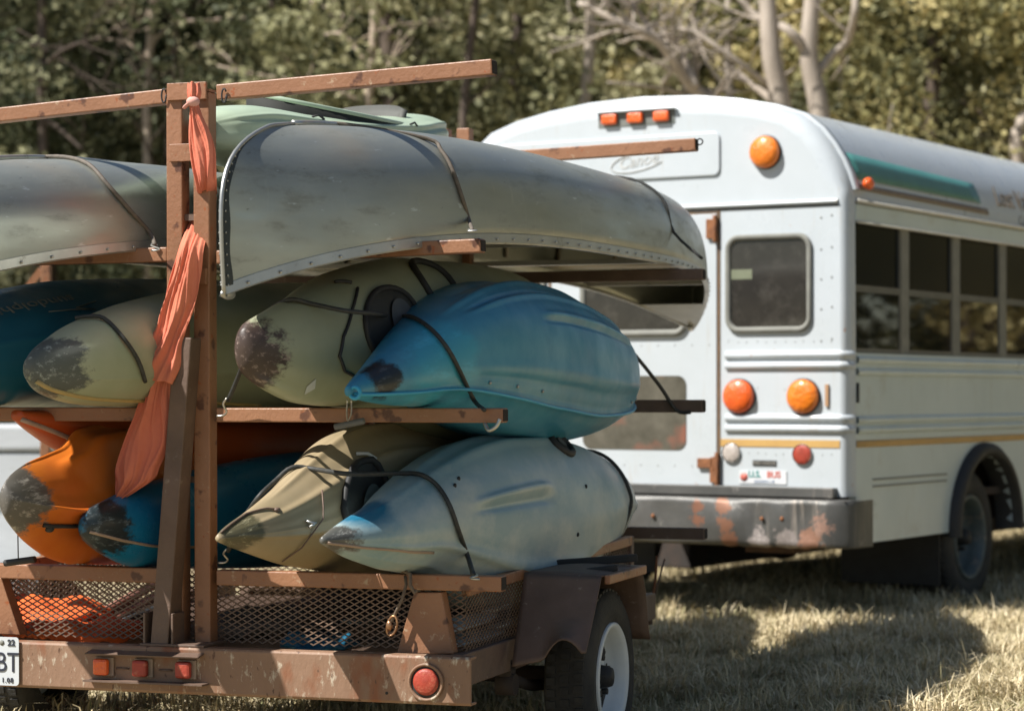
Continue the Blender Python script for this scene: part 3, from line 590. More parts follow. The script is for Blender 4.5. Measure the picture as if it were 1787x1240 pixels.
# hinges, clips, screws
for (px, py, w, h) in ((1243, 400, .05, .1), (1235, 808, .1, .05), (1248, 820, .04, .13)):
    t, z = rh(px, py); m = MB().box((t - w / 2, -.025, z - h / 2), (t + w / 2, -.001, z + h / 2)); m.tube([(t + w / 2, -.02, z - h * .7), (t + w / 2, -.02, z + h * .7)], .012, 8); m.build('door_hinge', M_rust, bus, bevel=.003)
m = MB()
for z in (2.06, 1.9, 1.75, 1.6, 1.44): m.blob((pbx(1433), -.001, z), .005, .004, .005, 6, 4); m.blob((-.09, -.001, z + .01), .005, .004, .005, 6, 4)
for k in range(12):
    for z in ((1.44, .87) if k % 3 else (1.44, 1.20, .87)): m.blob((D1 + .06 + k * .052 + random.uniform(-.008, .008), -.001, z + random.uniform(-.004, .004)), .0032, .002, .0032, 6, 4)
for k in range(10): m.blob((D0 + .06 + k * .1, -.007, 1.425), .0035, .002, .0035, 6, 4); m.blob((D0 + .06 + k * .1, -.007, .8), .0035, .002, .0035, 6, 4)
so_ = m.build('screws', M_rubber, bus); so_['kind'] = 'stuff'
t, z = rh(1444, 690); MB().box((t - .009, -.012, z - .055), (t + .009, -.0005, z + .055)).build('side_reflector', PM('peach_reflector', (.5, .3, .17, 1), None, 9, .4), bus)
# bumper: step, dented channel with a folded corner
m = MB(); m.box((-2.36, -.06, .655), (-.06, .02, .705)); m.build('bumper_step', M_bump, bus, bevel=.004)
pr = [(-.13, .645), (-.145, .64), (-.15, .62), (-.148, .53), (-.15, .44), (-.145, .42), (-.13, .41)]
rows = []; rr = random.Random(3)
for i in range(61):
    t = -2.50 + i / 60 * 2.44; dn = .012 * math.sin(i * .9) * math.exp(-((t + .35) / .3) ** 2) + .008 * math.sin(i * .37)
    rows.append([(t, y + dn * (abs(z - .53) < .1), z + (rr.uniform(-.006, .004) if z < .43 and t > -.7 else 0)) for y, z in pr])
for (t, L) in ((-.045, -.148), (.03, -.12), (.065, -.07), (.07, 0), (.07, .13)): rows.append([(t + (y + .15) * .0, L + (y + .15) * (.6 if t < 0 else .2), z) for y, z in pr])
rows = [[(-2.51, .13, z) for y, z in pr]] + rows
m = MB().grid(rows, True); m.build('bumper', M_bump, bus, solid=.008)
m = MB(); m.box((-2.48, -.125, .6405), (.04, -.001, .6465)); m.build('bumper_top', M_bump, bus)
m = MB()
for px, py in ((1265, 888), (1265, 926), (1140, 900), (1330, 905), (1365, 905)):
    p = at(MBUS, px, py, -.15); m.blob((p.x, -.155, p.z), .012, .008, .012, 8, 5)
m.build('bumper_bolts', M_rust, bus)
# side lettering over the windows
t_h = lambda v: sidet(min(max(2.30 + v, 1.5), 2.6))
text_mb('Lost Valley', .17, lambda u, v, w: (t_h(v) + .004 + w, 2.55 + u + v * .35, 2.31 + v), .002).build('side_lettering', M_brown, bus)
text_mb('Canoe', .11, lambda u, v, w: (t_h(v - .11) + .004 + w, 2.62 + u + v * .35, 2.19 + v * .8), .002).build('side_lettering', PM('grey_lettering', (.4, .4, .36, 1), None, 9, .6), bus)
#@@TRAILER
# ------------------------------------------------------------------ trailer
M_tr = PM('brown_trailer_paint', (.33, .16, .085, 1), (.25, .115, .058, 1), 5, .45, bump=.2, bscale=70, dirt=((.42, .29, .19, 1), 24, .62, .08), spots=[((.11, .045, .025, 1), 13, .60, .06), ((.30, .09, .03, 1), 30, .64, .05)])
M_trw = PM('weathered_bumper_paint', (.30, .18, .115, 1), (.22, .125, .075, 1), 4, .6, bump=.25, bscale=60, stretch=(1, 1, .45), dirt=((.50, .42, .32, 1), 30, .56, .08), spots=[((.24, .09, .04, 1), 8, .57, .1), ((.12, .06, .035, 1), 45, .64, .04)])
M_trd = PM('grey_brown_steel', (.17, .11, .08, 1), (.11, .07, .05, 1), 7, .6, bump=.25, bscale=50, dirt=((.3, .24, .19, 1), 25, .62, .1))
M_mesh = PM('expanded_metal', (.21, .13, .085, 1), (.12, .08, .055, 1), 14, .6)
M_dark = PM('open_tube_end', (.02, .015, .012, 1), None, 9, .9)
tr = thing('kayak_trailer', 'rust brown two-axle-post kayak trailer with long arms, mesh sides and a spare-looking white wheel', 'trailer', (-.963, .8, 0), MT)
tr['label'] = 'rust brown boat trailer with tall posts, long open-ended arms and mesh sides'
TC = -.963; LR = .125; LF = LR + 2.405
def tube_box(a, b, w, h, mat, name, end=None, parent=tr, up=(0, 0, 1)):
    m = MB().bar(a, b, w, h, up); o = m.build(name, mat, parent, bevel=.004)
    if end is not None:
        e = Vector(end); d = (Vector(b) - Vector(a)).normalized(); 
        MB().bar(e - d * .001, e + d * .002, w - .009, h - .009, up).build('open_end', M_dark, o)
    return o
# bumper channel
m = MB(); rows = []
cs = [(.055, .398), (0.006, .398), (0, .392), (0, .262), (.006, .254), (.055, .254)]
m.prism([(0, L, h) for L, h in cs] + [(0, .055, .262), (0, .012, .264), (0, .012, .388), (0, .055, .390)], (-1.928, 0, 0)); 
bp = m.build('bumper', M_trw, tr, bevel=.002)
def tl(px, py, L=0): return at(MT, px, py, L)
p = tl(744, 1190); q = MB().lathe((p.x, -.001, p.z), (0, -1, 0), [(-.004, .046), (.004, .057), (.008, .056), (.008, .049), (-.002, .047)], 40).build('round_lamp', M_trw, bp)
MB().lathe((p.x - .003, -.002, p.z), (0, -1, 0), [(-.002, .0455), (.0005, .0455), (.001, .0445), (.0012, .0005)], 32).build('lamp_recess', M_seam, q)
MB().lathe((p.x, -.003, p.z + .001), (0, -1, 0), [(0, .040), (.006, .039), (.010, .03), (.011, .0005)], 32).build('lens', M_red, q)
p = tl(675, 1209); MB().lathe((p.x, -.0005, p.z), (0, -1, 0), [(0, .0045), (.001, .0045), (.001, .0003)], 12).build('bolt_hole', M_seam, bp)
# three clearance lamps in a bracket
a = tl(165, 1143); b = tl(362, 1188); zc = tl(248, 1165).z
m = MB(); m.prism([(a.x - .01, -.001, zc + .047), (a.x - .01, -.045, zc + .040), (a.x - .01, -.047, zc + .044), (a.x - .01, -.001, zc + .052)], (b.x - a.x + .0, 0, 0))
m.prism([(a.x - .015, -.001, zc - .045), (a.x - .015, -.05, zc - .043), (a.x - .015, -.05, zc - .038), (a.x - .015, -.001, zc - .039)], (b.x - a.x + .02, 0, 0)); br = m.build('lamp_bracket', M_trd, bp)
for px, mt in ((184, M_redor), (252, M_red), (327, M_red)):
    c = tl(px, 1165, -.0); q = MB().box((c.x - .031, -.010, zc - .028), (c.x + .033, -.001, zc + .030)).build('clearance_lamp', PM('lamp_base', (.4, .3, .22, 1), None, 9, .6) if px == 184 else bpy.data.materials['lamp_base'], bp, bevel=.002)
    MB().box((c.x - .029, -.034, zc - .025), (c.x + .023, -.0105, zc + .027)).build('lens', mt, q, bevel=.009)
m = MB()
for px in (215, 290): c = tl(px, 1170); m.tube([(c.x - .022, -.004, zc - .004), (c.x + .022, -.004, zc - .004)], .003, 6)
m.build('lamp_wiring', M_trd, bp)
# licence plate (its right part shows)
pr_ = tl(35, 1109).x; zt = tl(30, 1111.5).z; M_plate = PM('plate_white', (.62, .65, .67, 1), (.58, .61, .63, 1), 8, .35)
pl = MB().prism([(q[0], -.008, q[2]) for q in rr_path(pr_ - .1525, zt - .0762, .305, .1524, .012, 0)], (0, .003, 0)).build('licence_plate', M_plate, tr)
M_ink = PM('plate_ink', (.035, .04, .06, 1), None, 9, .5)
pm = lambda cx, cz, sx=1: (lambda u, v, w: (cx + u * sx, -.0095 - w, cz + v))
text_mb('7 BT', .088, pm(pr_ - .068, zt - .082, .82), .002).build('plate_lettering', M_ink, pl)
text_mb('22', .027, pm(pr_ - .026, zt - .018), .002, bold=.0006).build('plate_lettering', M_ink, pl)
text_mb('1.08', .022, pm(pr_ - .040, zt - .136, 1.0), .002, spacing=1.15).build('plate_lettering', M_ink, pl)
MB().lathe((pr_ - .06, -.0085, zt - .018), (0, -1, 0), [(0, .009), (.001, .009), (.001, .0003)], 6).build('plate_sticker', M_rubber, pl)
# uprights
def upright(x, L, top, name='upright', w=.055):
    return tube_box((x, L, .30), (x, L, top), w, w, M_tr, name, up=(0, 1, 0))
HT = [2.171, 1.645, 1.134, .631]
xu1 = tl(311, 400, LR).x; xu2 = tl(358, 400, LR).x
zt_ = tl(335, 147, LR).z
upright(xu1, LR, zt_ - .03); upright(xu2, LR, zt_ - .03)
def tie(px0, py0, px1, py1, L, name='tie_plate', th=.008):
    a = tl(px0, py0, L); b = tl(px1, py1, L); MB().box((a.x, L - th, b.z), (b.x, L, a.z)).build(name, M_tr, tr, bevel=.0015)
tie(294, 147, 362, 174, LR - .03, th=.012); tie(297, 253, 343, 282, LR - .0285); tie(342, 470, 363, 497, LR - .03, th=.014)
MB().box((xu1 - .03, LR - .029, zt_ - .0295), (xu2 + .03, LR + .03, zt_ - .022)).build('top_cap', M_tr, tr)
# short cross links between the two uprights
for z in (1.72, 1.28, .9): MB().box((xu1 + .028, LR - .012, z), (xu2 - .028, LR + .012, z + .02)).build('cross_link', M_trd, tr)
aw, ah = .05, .052
def arm(L, px0, py0, px1, py1, h, name, openend):
    """top edge of the arm passes through two photo points"""
    a = tl(px0, py0, L - aw / 2); b = tl(px1, py1, L - aw / 2); a.z -= h / 2; b.z -= h / 2; a.y = b.y = L
    return tube_box(a, b, aw, h, M_tr, name, end=b if openend > 0 else (a if openend < 0 else None))
xl = -1.95
arm(LR, 377, 148, 858, 103, .048, 'support_arm', 1); arm(LR, 377, 438, 838, 417, .042, 'support_arm', 1); arm(LR, 377, 712.5, 877, 713, .044, 'support_arm', 1); arm(LR, 377, 995, 874, 1006, .047, 'support_arm', 1)
for (y0, y1, h) in ((205, 155, .046), (441, 432, .046), (711, 712, .044), (980, 992, .047)):
    arm(LR, -150, y0 if y0 > 700 or y0 < 300 else 443, 291, y1, h, 'support_arm', 0)
# hooks loops on the top arm
m = MB()
for px in (287, 392):
    c = tl(px, 168, LR - .03); m.tube([(c.x + .008 * math.cos(a), c.y - .004 + .01 * math.sin(a * 2) * 0, c.z + .022 * math.sin(a)) for a in np.linspace(.6, 6.4, 14)], .0028, 6)
m.build('rope_loops', M_black, tr)
# leaning brace from the bumper to the uprights
a = tl(273, 1122, -.0); a.y = .05; b = tl(333, 590, LR - .04); b.y = LR - .07
tube_box((a.x, .05, a.z - .03), (b.x, LR - .06, b.z), .06, .075, M_trd, 'leaning_brace', up=(0, 1, 0))
m = MB(); m.box((a.x - .052, .01, .398), (a.x - .044, .09, .50)); m.box((a.x + .044, .01, .398), (a.x + .052, .09, .50)); m.box((a.x - .06, .005, .3985), (xu2 + .05, .18, .4065)); m.build('brace_bracket', M_trd, tr, bevel=.002)
# gussets under the low arm
for (pts, nm) in ((((722, 1034), (770, 1034), (790, 1141), (692, 1141)), 'gusset_post'),):
    poly = [tl(px, py, .10) for px, py in pts]; m = MB().prism(poly, (0, .05, 0)); m.build(nm, M_tr, tr, bevel=.003)
poly = [tl(px, py, .10) for px, py in ((-42, 1006), (2, 1008), (35, 1108), (-85, 1103))]; MB().prism(poly, (0, .05, 0)).build('gusset_post', M_tr, tr, bevel=.003)
# front posts and arms
for x in (xu1, xu2): tube_box((x, LF, .34), (x, LF, 2.24), .055, .055, M_tr, 'upright', up=(0, 1, 0))
for h, px, py, dh in ((2.171, 1213, 241, .05), (1.645, 1226, 469, .045), (1.134, 1226, 698, .05), (.631, 1229, 922, .045)):
    b = tl(px, py, LF - aw / 2); b.z -= dh / 2; b.y = LF
    tl_ = -.03 if h > 2 else -.01
    tube_box((xu2 + .028, LF, b.z + (.0 if h < 2 else -.03)), b, aw, dh, M_tr if h > 2 else M_trd, 'support_arm', end=b)
    tube_box((-1.98, LF, b.z), (xu1 - .028, LF, b.z), aw, dh, M_trd, 'support_arm')
m = MB(); e = tl(1216, 248, LF); m.tube([(e.x + .012 + .012 * math.cos(a), LF, e.z + .012 * math.sin(a)) for a in np.linspace(0, 6.28, 12)], .003, 6, True); m.build('arm_eye', M_black, tr)
# bed: side rails, corner posts, expanded metal, floor
XR = -.075; XL = -1.85; LB = 1.97
zr0 = .60; zr1 = tl(1118, 934, LB).z
def rail(x, nm='side_rail'):
    tube_box((x, .17, zr0 - .02), (x, LB, zr1 - .02), .03, .035, M_tr, nm)
    tube_box((x, LB, .26), (x, LB, zr1 - .003), .03, .035, M_trd, 'corner_post', up=(0, 1, 0))
    tube_box((x, .06, .345), (x, LB + .3, .345), .04, .10, M_trd, 'side_sill')
rail(XR); rail(XL)
tube_box((XR, LB, zr1 - .02), (XL, LB, zr1 - .02), .03, .035, M_trd, 'front_rail')
def strands(m, o, u, v, U, V, pu, pv, w=.0042, th=.0024):
    o, u, v = Vector(o), Vector(u), Vector(v); n = u.cross(v)
    for s in (1, -1):
        k0 = -int(V / pv) - 2
        for k in range(k0, int(U / pu) + int(V / pv) + 3):
            # line through (k*pu, 0) with slope s*pv/pu
            x0, y0 = k * pu, 0.0; dx, dy = pu * s, pv; t0, t1 = 0.0, V / pv
            ta, tb = sorted(((0 - x0) / dx, (U - x0) / dx)); t0 = max(t0, ta); t1 = min(t1, tb)
            if t1 - t0 < .15: continue
            a = o + u * (x0 + dx * t0) + v * (dy * t0) + n * (.0012 * s); b = o + u * (x0 + dx * t1) + v * (dy * t1) + n * (.0012 * s)
            m.bar(a, b, w, th, n if abs((b - a).normalized().dot(n)) < .9 else (0, 0, 1))
    return m
strands(MB(), (XL, .16, .40), (1, 0, 0), (0, 0, 1), XR - XL, .215, .0345, .0185).build('rear_mesh', M_mesh, tr)
strands(MB(), (XR, .16, .395), (0, 1, 0), (0, 0, 1), LB - .16, .2, .030, .0185).build('side_mesh', M_mesh, tr)
strands(MB(), (XL, .16, .395), (0, 1, 0), (0, 0, 1), LB - .16, .2, .036, .02).build('side_mesh', M_mesh, tr)
strands(MB(), (XL, LB, .395), (1, 0, 0), (0, 0, 1), XR - XL, .23, .036, .02).build('front_mesh', M_mesh, tr)
strands(MB(), (XL, .06, .372), (1, 0, 0), (0, 1, 0), XR - XL, LB - .06, .05, .022, .006).build('floor_mesh', M_trd, tr)
m = MB()
for L in (.5, .95, 1.4, 1.85): m.box((XL + .02, L, .31), (XR - .02, L + .05, .365))
m.box((TC - .05, .01, .26), (TC + .05, 3.9, .335)); m.build('cross_members', M_trd, tr)
MB().box((-1.32, LB - .035, .372), (XR - .03, LB - .018, .60)).build('front_shade_sheet', M_under, tr)  # added dark sheet standing in for the shade at the bed's front
MB().box((-1.25, .9, .378), (XR - .03, LB - .04, .386)).build('floor_shade_sheet', M_under, tr)  # added dark sheet, shade of the bed floor put into its colour
# drawbar to the bus
tube_box((XR - .1, LB + .2, .34), (TC + .1, 3.3, .36), .06, .09, M_trd, 'drawbar'); tube_box((XL + .1, LB + .2, .34), (TC - .1, 3.3, .36), .06, .09, M_trd, 'drawbar')
jx = XR - .03
m = MB().cyl((jx, LB + .33, .27), (jx, LB + .33, .36), .028, 20); m.build('jack_foot', M_trd, tr)
m = MB().cyl((jx, LB + .33, .36), (jx, LB + .33, .385), .04, 24); m.build('jack_cap', M_chrome, tr, bevel=.004)
m = MB().tube([tl(1146, 970, LB + .6), tl(1144, 1010, LB + .6), tl(1138, 1048, LB + .55)], .006, 6).build('jack_handle', M_rust, tr)
m = MB().tube([tl(1160, 975, LB + .62), tl(1150, 1010, LB + .6), tl(1140, 1050, LB + .56)], .004, 6).build('safety_chain', M_trd, tr)
# axle and wheels
AX = .98; WZ = tl(1045, 1180, AX).z
M_wrim = PM('white_rim', (.72, .76, .77, 1), (.6, .64, .65, 1), 8, .4, dirt=((.35, .3, .25, 1), 10, .66, .1))
wheel(tr, (.155, AX, WZ), 1, .287, .165, .178, .075, M_wrim, 'wheel', M_black, 8); wheel(tr, (2 * TC - .155, AX, WZ), -1, .287, .165, .178, .075, M_wrim)
m = MB().cyl((.03, AX, WZ), (2 * TC - .03, AX, WZ), .03, 16); m.tube([(XR, AX - .42, .27), (XR, AX - .2, .22), (XR, AX, .20), (XR, AX + .2, .22), (XR, AX + .42, .27)], .02, 6); m.cyl((XR - .03, AX - .43, .25), (XR + .03, AX - .43, .25), .035, 12); m.box((XR - .02, AX - .45, .24), (XR + .02, AX - .40, .33)); m.build('axle_and_springs', M_under, tr)
# fender: folded top, bent rear and front flaps, outer angle rail
def quadgrid(P, n, mfn=None):
    rows = []
    for i in range(n + 1):
        a = i / n; L_ = P[0].lerp(P[3], a); R_ = P[1].lerp(P[2], a); rows.append([L_.lerp(R_, j / n) + (mfn(j / n, a) if mfn else Vector((0, 0, 0))) for j in range(n + 1)])
    return rows
def T3(px, py, L): return tl(px, py, L)
ft = [T3(915, 1000, .66), T3(1050, 1006, .68)]; fb = [T3(893, 1163, .46), T3(1025, 1138, .50)]
rb = random.Random(5)
dent = lambda u, v: Vector((0, -.03 * max(0, (u - .45)) * v * v - .05 * max(0, v - .8) * max(0, 1 - abs(u - .7) / .25), .055 * max(0, 1 - ((u - .68) / .26) ** 2) * max(0, (v - .55) / .45)))
m = MB(); m.grid(quadgrid([ft[0], ft[1], fb[1], fb[0]], 16, dent)); m.build('rear_fender_flap', M_trd, tr, solid=.004)
f2 = [T3(1128, 985, 1.34), T3(1010, 975, 1.32)]
f2 = [Vector((ft[1].x, 1.14, ft[1].z)), Vector((ft[0].x, 1.14, ft[0].z))]
m = MB(); m.grid(quadgrid([ft[0], ft[1], f2[0], f2[1]], 8, lambda u, v: Vector((0, 0, .012 * math.sin(u * 3.14) * math.sin(v * 3.14))))); m.build('fender_top', M_trd, tr, solid=.004)
m = MB(); g0, g1 = f2; m.grid(quadgrid([g1, g0, Vector((g0.x + .0, 1.27, .33)), Vector((g1.x, 1.27, .33))], 8, lambda u, v: Vector((0, .015 * math.sin(v * 5), 0)))); m.build('front_fender_flap', M_trd, tr, solid=.004)
tube_box(Vector((ft[1].x + .012, .70, ft[1].z - .012)), Vector((f2[0].x + .012, 1.14, f2[0].z - .012)), .02, .03, M_tr, 'fender_rail')
tube_box(Vector((XR + .01, 1.0, zr0 + .0)), Vector((f2[0].x, 1.10, f2[0].z + .03)), .03, .025, M_seam, 'fender_strap'); tube_box(Vector((XR + .01, .74, zr0 - .03)), Vector((f2[0].x, .86, f2[0].z + .015)), .03, .02, M_seam, 'fender_strap')
# winch cable with a snap hook looped over the low arm
ck = thing('cable_hook', 'frayed rope with a brass snap hook hanging from the low right arm', 'hook', (-.25, .05, .5), MT)
m = MB(); c0 = T3(712, 1012, .07); m.tube([T3(700, 1000, .13), T3(704, 996, .09), T3(716, 1002, .07), T3(716, 1022, .065), T3(724, 1035, .068), T3(728, 1030, .07)], .006, 8); m.tube([T3(706, 998, .12), T3(709, 1020, .072), T3(702, 1045, .066), T3(683, 1085, .062)], .005, 8); m.build('rope', PM('grey_rope', (.2, .15, .11, 1), (.12, .09, .07, 1), 90, .9), ck)
m = MB(); pc = T3(684, 1092, .06); m.tube([pc + Vector((.016 * math.cos(a) + .006 * math.sin(a), 0, .03 * math.sin(a))) for a in np.linspace(0, 6.28, 16)], .004, 6, True); m.blob(T3(679, 1092, .058), .011, .007, .016, 8, 6); m.build('snap_hook', PM('brass', (.55, .3, .15, 1), (.3, .17, .1, 1), 30, .35, metal=.8), ck)

# ------------------------------------------------------------------ boats: lofted hulls
class Body:
    def __init__(s, st, n0=2.4, ridges=(), roll=0):
        """st: (L, t, a, top row, bottom row[, exponent])"""
        s.L = []; s.c = []
        for q in st:
            L, t, a, yt, yb = q[:5]; n = q[5] if len(q) > 5 else n0
            z1 = hz(MT, t, L, yt); z0 = hz(MT, t, L, yb); s.L.append(L); s.c.append((t, (z0 + z1) / 2, a, (z1 - z0) / 2, n))
        s.L = np.array(s.L); s.c = np.array(s.c); s.ridges = ridges; s.k0 = s.L[0]; s.k1 = s.L[-1]
    def par(s, L):
        L = min(max(L, s.k0), s.k1); i = int(np.clip(np.searchsorted(s.L, L) - 1, 0, len(s.L) - 2)); x0, x1 = s.L[i], s.L[i + 1]; h = x1 - x0; u = (L - x0) / h
        def sl(j):
            if j == 0 or j == len(s.L) - 1:
                return (s.c[1] - s.c[0]) / (s.L[1] - s.L[0]) if j == 0 else (s.c[-1] - s.c[-2]) / (s.L[-1] - s.L[-2])
            a = (s.c[j] - s.c[j - 1]) / (s.L[j] - s.L[j - 1]); b = (s.c[j + 1] - s.c[j]) / (s.L[j + 1] - s.L[j])
            return np.where(a * b > 0, 2 * a * b / (a + b + 1e-12), 0)
        m0, m1 = sl(i), sl(i + 1)
        return (2 * u ** 3 - 3 * u ** 2 + 1) * s.c[i] + (u ** 3 - 2 * u ** 2 + u) * h * m0 + (-2 * u ** 3 + 3 * u ** 2) * s.c[i + 1] + (u ** 3 - u ** 2) * h * m1
    def pt(s, L, th, off=0.0):
        t, z, a, b, n = s.par(L); a = max(a, .002); b = max(b, .002); r = RAD(th); cx, sx = math.cos(r), math.sin(r)
        x = a * math.copysign(abs(cx) ** (2 / n), cx); y = b * math.copysign(abs(sx) ** (2 / n), sx)
        k = 1.0; sc = min(1, min(a, b) / .1)
        for (ang, amp, wd, L0, L1) in s.ridges:
            if L0 < L < L1:
                d = (th - ang + 180) % 360 - 180; f = min(1, (L - L0) / .12, (L1 - L) / .12); k += amp * f * math.exp(-(d / wd) ** 2) * sc
        v = Vector((x * k, 0, y * k)); nn = Vector((cx / a, 0, sx / b)).normalized()
        return Vector((t, L, z)) + v + nn * off
    def mesh(s, K=200, M=120):
        m = MB(); us = [(1 - math.cos(math.pi * i / M)) / 2 for i in range(M + 1)]; us = [.6 * u + .4 * i / M for i, u in enumerate(us)]
        rows = [[s.pt(s.k0 + (s.k1 - s.k0) * u, 360 * k / K) for k in range(K)] for u in us]
        m.grid(rows, True, True); n = len(m.v); m.f.append(tuple(range(K))); m.f.append(tuple(n - K + k for k in range(K))); m.sm += [True, True]; return m
    def base(s): 
        L = (s.k0 + s.k1) / 2; t, z, a, b, n = s.par(L); return (t, L, z - b)
    def path(s, pts, off=.006, n=8):    # smooth line over the surface through (L, angle) pairs
        out = []
        for (p, q) in zip(pts, pts[1:]):
            for k in range(n): u = k / n; out.append(s.pt(p[0] + (q[0] - p[0]) * u, p[1] + (q[1] - p[1]) * u, off))
        out.append(s.pt(*pts[-1], off)); return out
    def patch(s, L0, L1, a0, a1, off=.003, n=10, wob=0, seed=1):
        r_ = random.Random(seed); rows = []
        for i in range(n + 1):
            u = i / n; w = math.sin(math.pi * min(max(u, .04), .96)) ** .4; am = (a0 + a1) / 2; d = (a1 - a0) / 2 * w
            rows.append([s.pt(L0 + (L1 - L0) * u, am + d * (2 * j / n - 1) + r_.uniform(-wob, wob), off) for j in range(n + 1)])
        return MB().grid(rows)
    def find(s, px, py, lo=None):   # (L, angle) of the surface point seen nearest to a photo pixel
        best = None
        for L in np.linspace(s.k0 + .02, min(s.k1, s.k0 + 2.9), 60):
            for th in range(-90, 200, 5):
                p = s.pt(L, th); q = proj(MT, p); d = (q[0] - px) ** 2 + (q[1] - py) ** 2 + (6 * (L - s.k0)) ** 2 * .5
                if best is None or d < best[0]: best = (d, L, th)
        return best[1], best[2]
def kay(name, col, col2, rough=.42, scuffs=(), **kw):
    return PM(name, col, col2, 3.2, rough, bump=.05, bscale=25, scuffs=scuffs, rvar=.1, **kw)
def mkboat(label, st, mat, n0=2.4, ridges=(), name='kayak', cat='kayak', group='kayaks stacked on the trailer'):
    b = Body(st, n0, ridges); bs = b.base(); t = thing(name, label, cat, bs, MT, group); o = b.mesh().build('hull', mat, t); return b, t, o
def loc(st, i=0, dt=0, dL=0, dz=0):     # scuff centre in the boat's own coordinates
    b = Body(st); bs = Vector(b.base()); t, z, a, bb, n = b.par(b.k0); return tuple(Vector((t + dt, b.k0 + dL, z + dz)) - bs)
BLKS = (.022, .02, .018, 1)
# blue kayak on its side at the right end of the middle arms
st = [(-.42, -.216, .008, 675, 692, 1.9), (-.36, -.216, .028, 662, 697, 1.8), (-.28, -.215, .048, 645, 702, 1.8), (-.1, -.215, .09, 608, 708, 1.9), (.15, -.22, .14, 558, 712, 2), (.35, -.23, .185, 525, 722), (.6, -.25, .235, 501, 742), (1.0, -.28, .275, 491, 765), (1.4, -.3, .295, 505, 776), (1.8, -.31, .28, 532, 768), (2.1, -.315, .245, 560, 752), (2.3, -.32, .19, 590, 732), (2.42, -.32, .12, 620, 712), (2.47, -.32, .03, 650, 690)]
M_k = kay('blue_kayak_plastic', (.02, .19, .32, 1), (.05, .27, .39, 1), .38, [(loc(st, dL=.16, dt=.055, dz=.045), .075, (.012, .018, .022, 1), 12, .9, .5), (loc(st, dL=.5, dt=.1, dz=.05), .20, (.05, .33, .46, 1), 3, .9, .1)], dirt=((.09, .30, .42, 1), 1.6, .5, .3))
kB, tB, oB = mkboat('bright blue kayak on its side, bulging past the end of the middle arm', st, M_k, 2.3, [(-33, .05, 2.5, -.4, 2.5), (84, -.05, 4, .4, 2.0), (70, .05, 4, .2, 2.2), (57, -.05, 2.5, .3, 2.2), (51, .035, 3, .3, 2.2), (26, -.05, 2.2, .8, 2.1), (31, .03, 3, .8, 2.1), (-8, .03, 6, .2, 2.2), (-18, -.02, 4, .2, 2.2), (195, .03, 5, -.4, 2.4)])
m = MB().tube(kB.path([(-.40, -33), (0, -33), (.8, -33), (1.6, -33), (2.44, -33)], .003, 10), .006, 6); m.build('seam', PM('blue_seam', (.05, .38, .55, 1), (.03, .3, .5, 1), 9, .4), tB)
m = MB()
for L in (.35, .55, .78, 2.0, 2.2): q = kB.pt(L, -24, .002); m.blob(q, .006, .006, .006, 6, 4)
m.build('deck_bolts', M_chrome, tB)
m = MB(); p = kB.pt(-.40, -20, .004); m.tube([p + Vector((.016 * math.cos(a), -.006, .016 * math.sin(a))) for a in np.linspace(0, 6.28, 15)[:-1]], .006, 6, True); m.build('bow_handle', bpy.data.materials['blue_seam'], tB)
# olive kayak with scuffed nose, middle arms, left of the blue one
st = [(-.45, -.525, .02, 578, 640, 2.1), (-.42, -.52, .045, 563, 657, 2.0), (-.34, -.51, .07, 548, 677, 2.0), (-.2, -.495, .105, 525, 699, 2.0), (0, -.485, .145, 492, 709, 2.1), (.15, -.48, .17, 474, 711, 2.2), (.5, -.49, .20, 455, 728), (1.0, -.52, .22, 455, 775), (1.5, -.54, .22, 462, 795), (2.0, -.56, .18, 480, 770), (2.35, -.58, .1, 530, 730), (2.5, -.58, .02, 600, 680)]
M_k = kay('olive_kayak_plastic', (.35, .37, .25, 1), (.28, .30, .19, 1), .45, [(loc(st, dL=.03, dt=-.01, dz=-.02), .115, (.06, .04, .032, 1), 12, 1.4, 1.1)])
kO, tO, oO = mkboat('olive kayak with scuffed blunt nose and nose hole, beside the bright blue one', st, M_k, 2.35, [(200, .02, 5, -.4, 2.4)])
L_, th_ = kO.find(494, 600); c = kO.pt(L_, th_, .001)
def surf_disc(b, L, th, rl, rt, off, n=20, ring=False, tr_=.004):
    pts = []
    t, z, a, bb, nn = b.par(L); R_ = (a + bb) / 2
    for k in range(n): w = 2 * math.pi * k / n; pts.append(b.pt(L + rl * math.cos(w), th + math.degrees(rt / R_) * math.sin(w), off))
    if ring: return MB().tube(pts, tr_, 8, True)
    rows = [[b.pt(L + q * rl * math.cos(2 * math.pi * k / n), th + q * math.degrees(rt / R_) * math.sin(2 * math.pi * k / n), off + .001) for k in range(n)] for q in (1, .84, .68, .52, .36, .2, .02)]
    return MB().grid(rows, True, True)
h_ = surf_disc(kO, L_, th_, .030, .023, .003, ring=True, tr_=.008).build('nose_hole_rim', PM('pale_olive_rim', (.42, .45, .32, 1), (.34, .37, .25, 1), 20, .5), tO); surf_disc(kO, L_, th_, .024, .018, .0035).build('nose_hole', M_black, h_)
h_ = surf_disc(kO, .18, 12, .16, .10, .004, 28).build('cockpit', PM('cockpit_shadow_vinyl', (.02, .02, .02, 1), (.035, .035, .03, 1), 12, .6), tO); surf_disc(kO, .18, 12, .165, .105, .006, 28, True, .010).build('cockpit_rim', M_black, h_)
surf_disc(kO, .22, 14, .07, .055, .012, 24).build('seat_pad', PM('seat_grey', (.09, .10, .11, 1), None, 9, .7), h_)
surf_disc(kO, .62, 40, .14, .12, .006, 28, True, .012).build('rear_cockpit_rim', M_black, tO)
m = MB(); q = kO.path([(.06, 52), (-.02, 34), (-.10, 10), (-.12, -8), (-.08, -24), (-.0, -32), (.1, -34)], .005, 6); m.tube(q, .005, 6); m.build('deck_rope', M_black, tO)
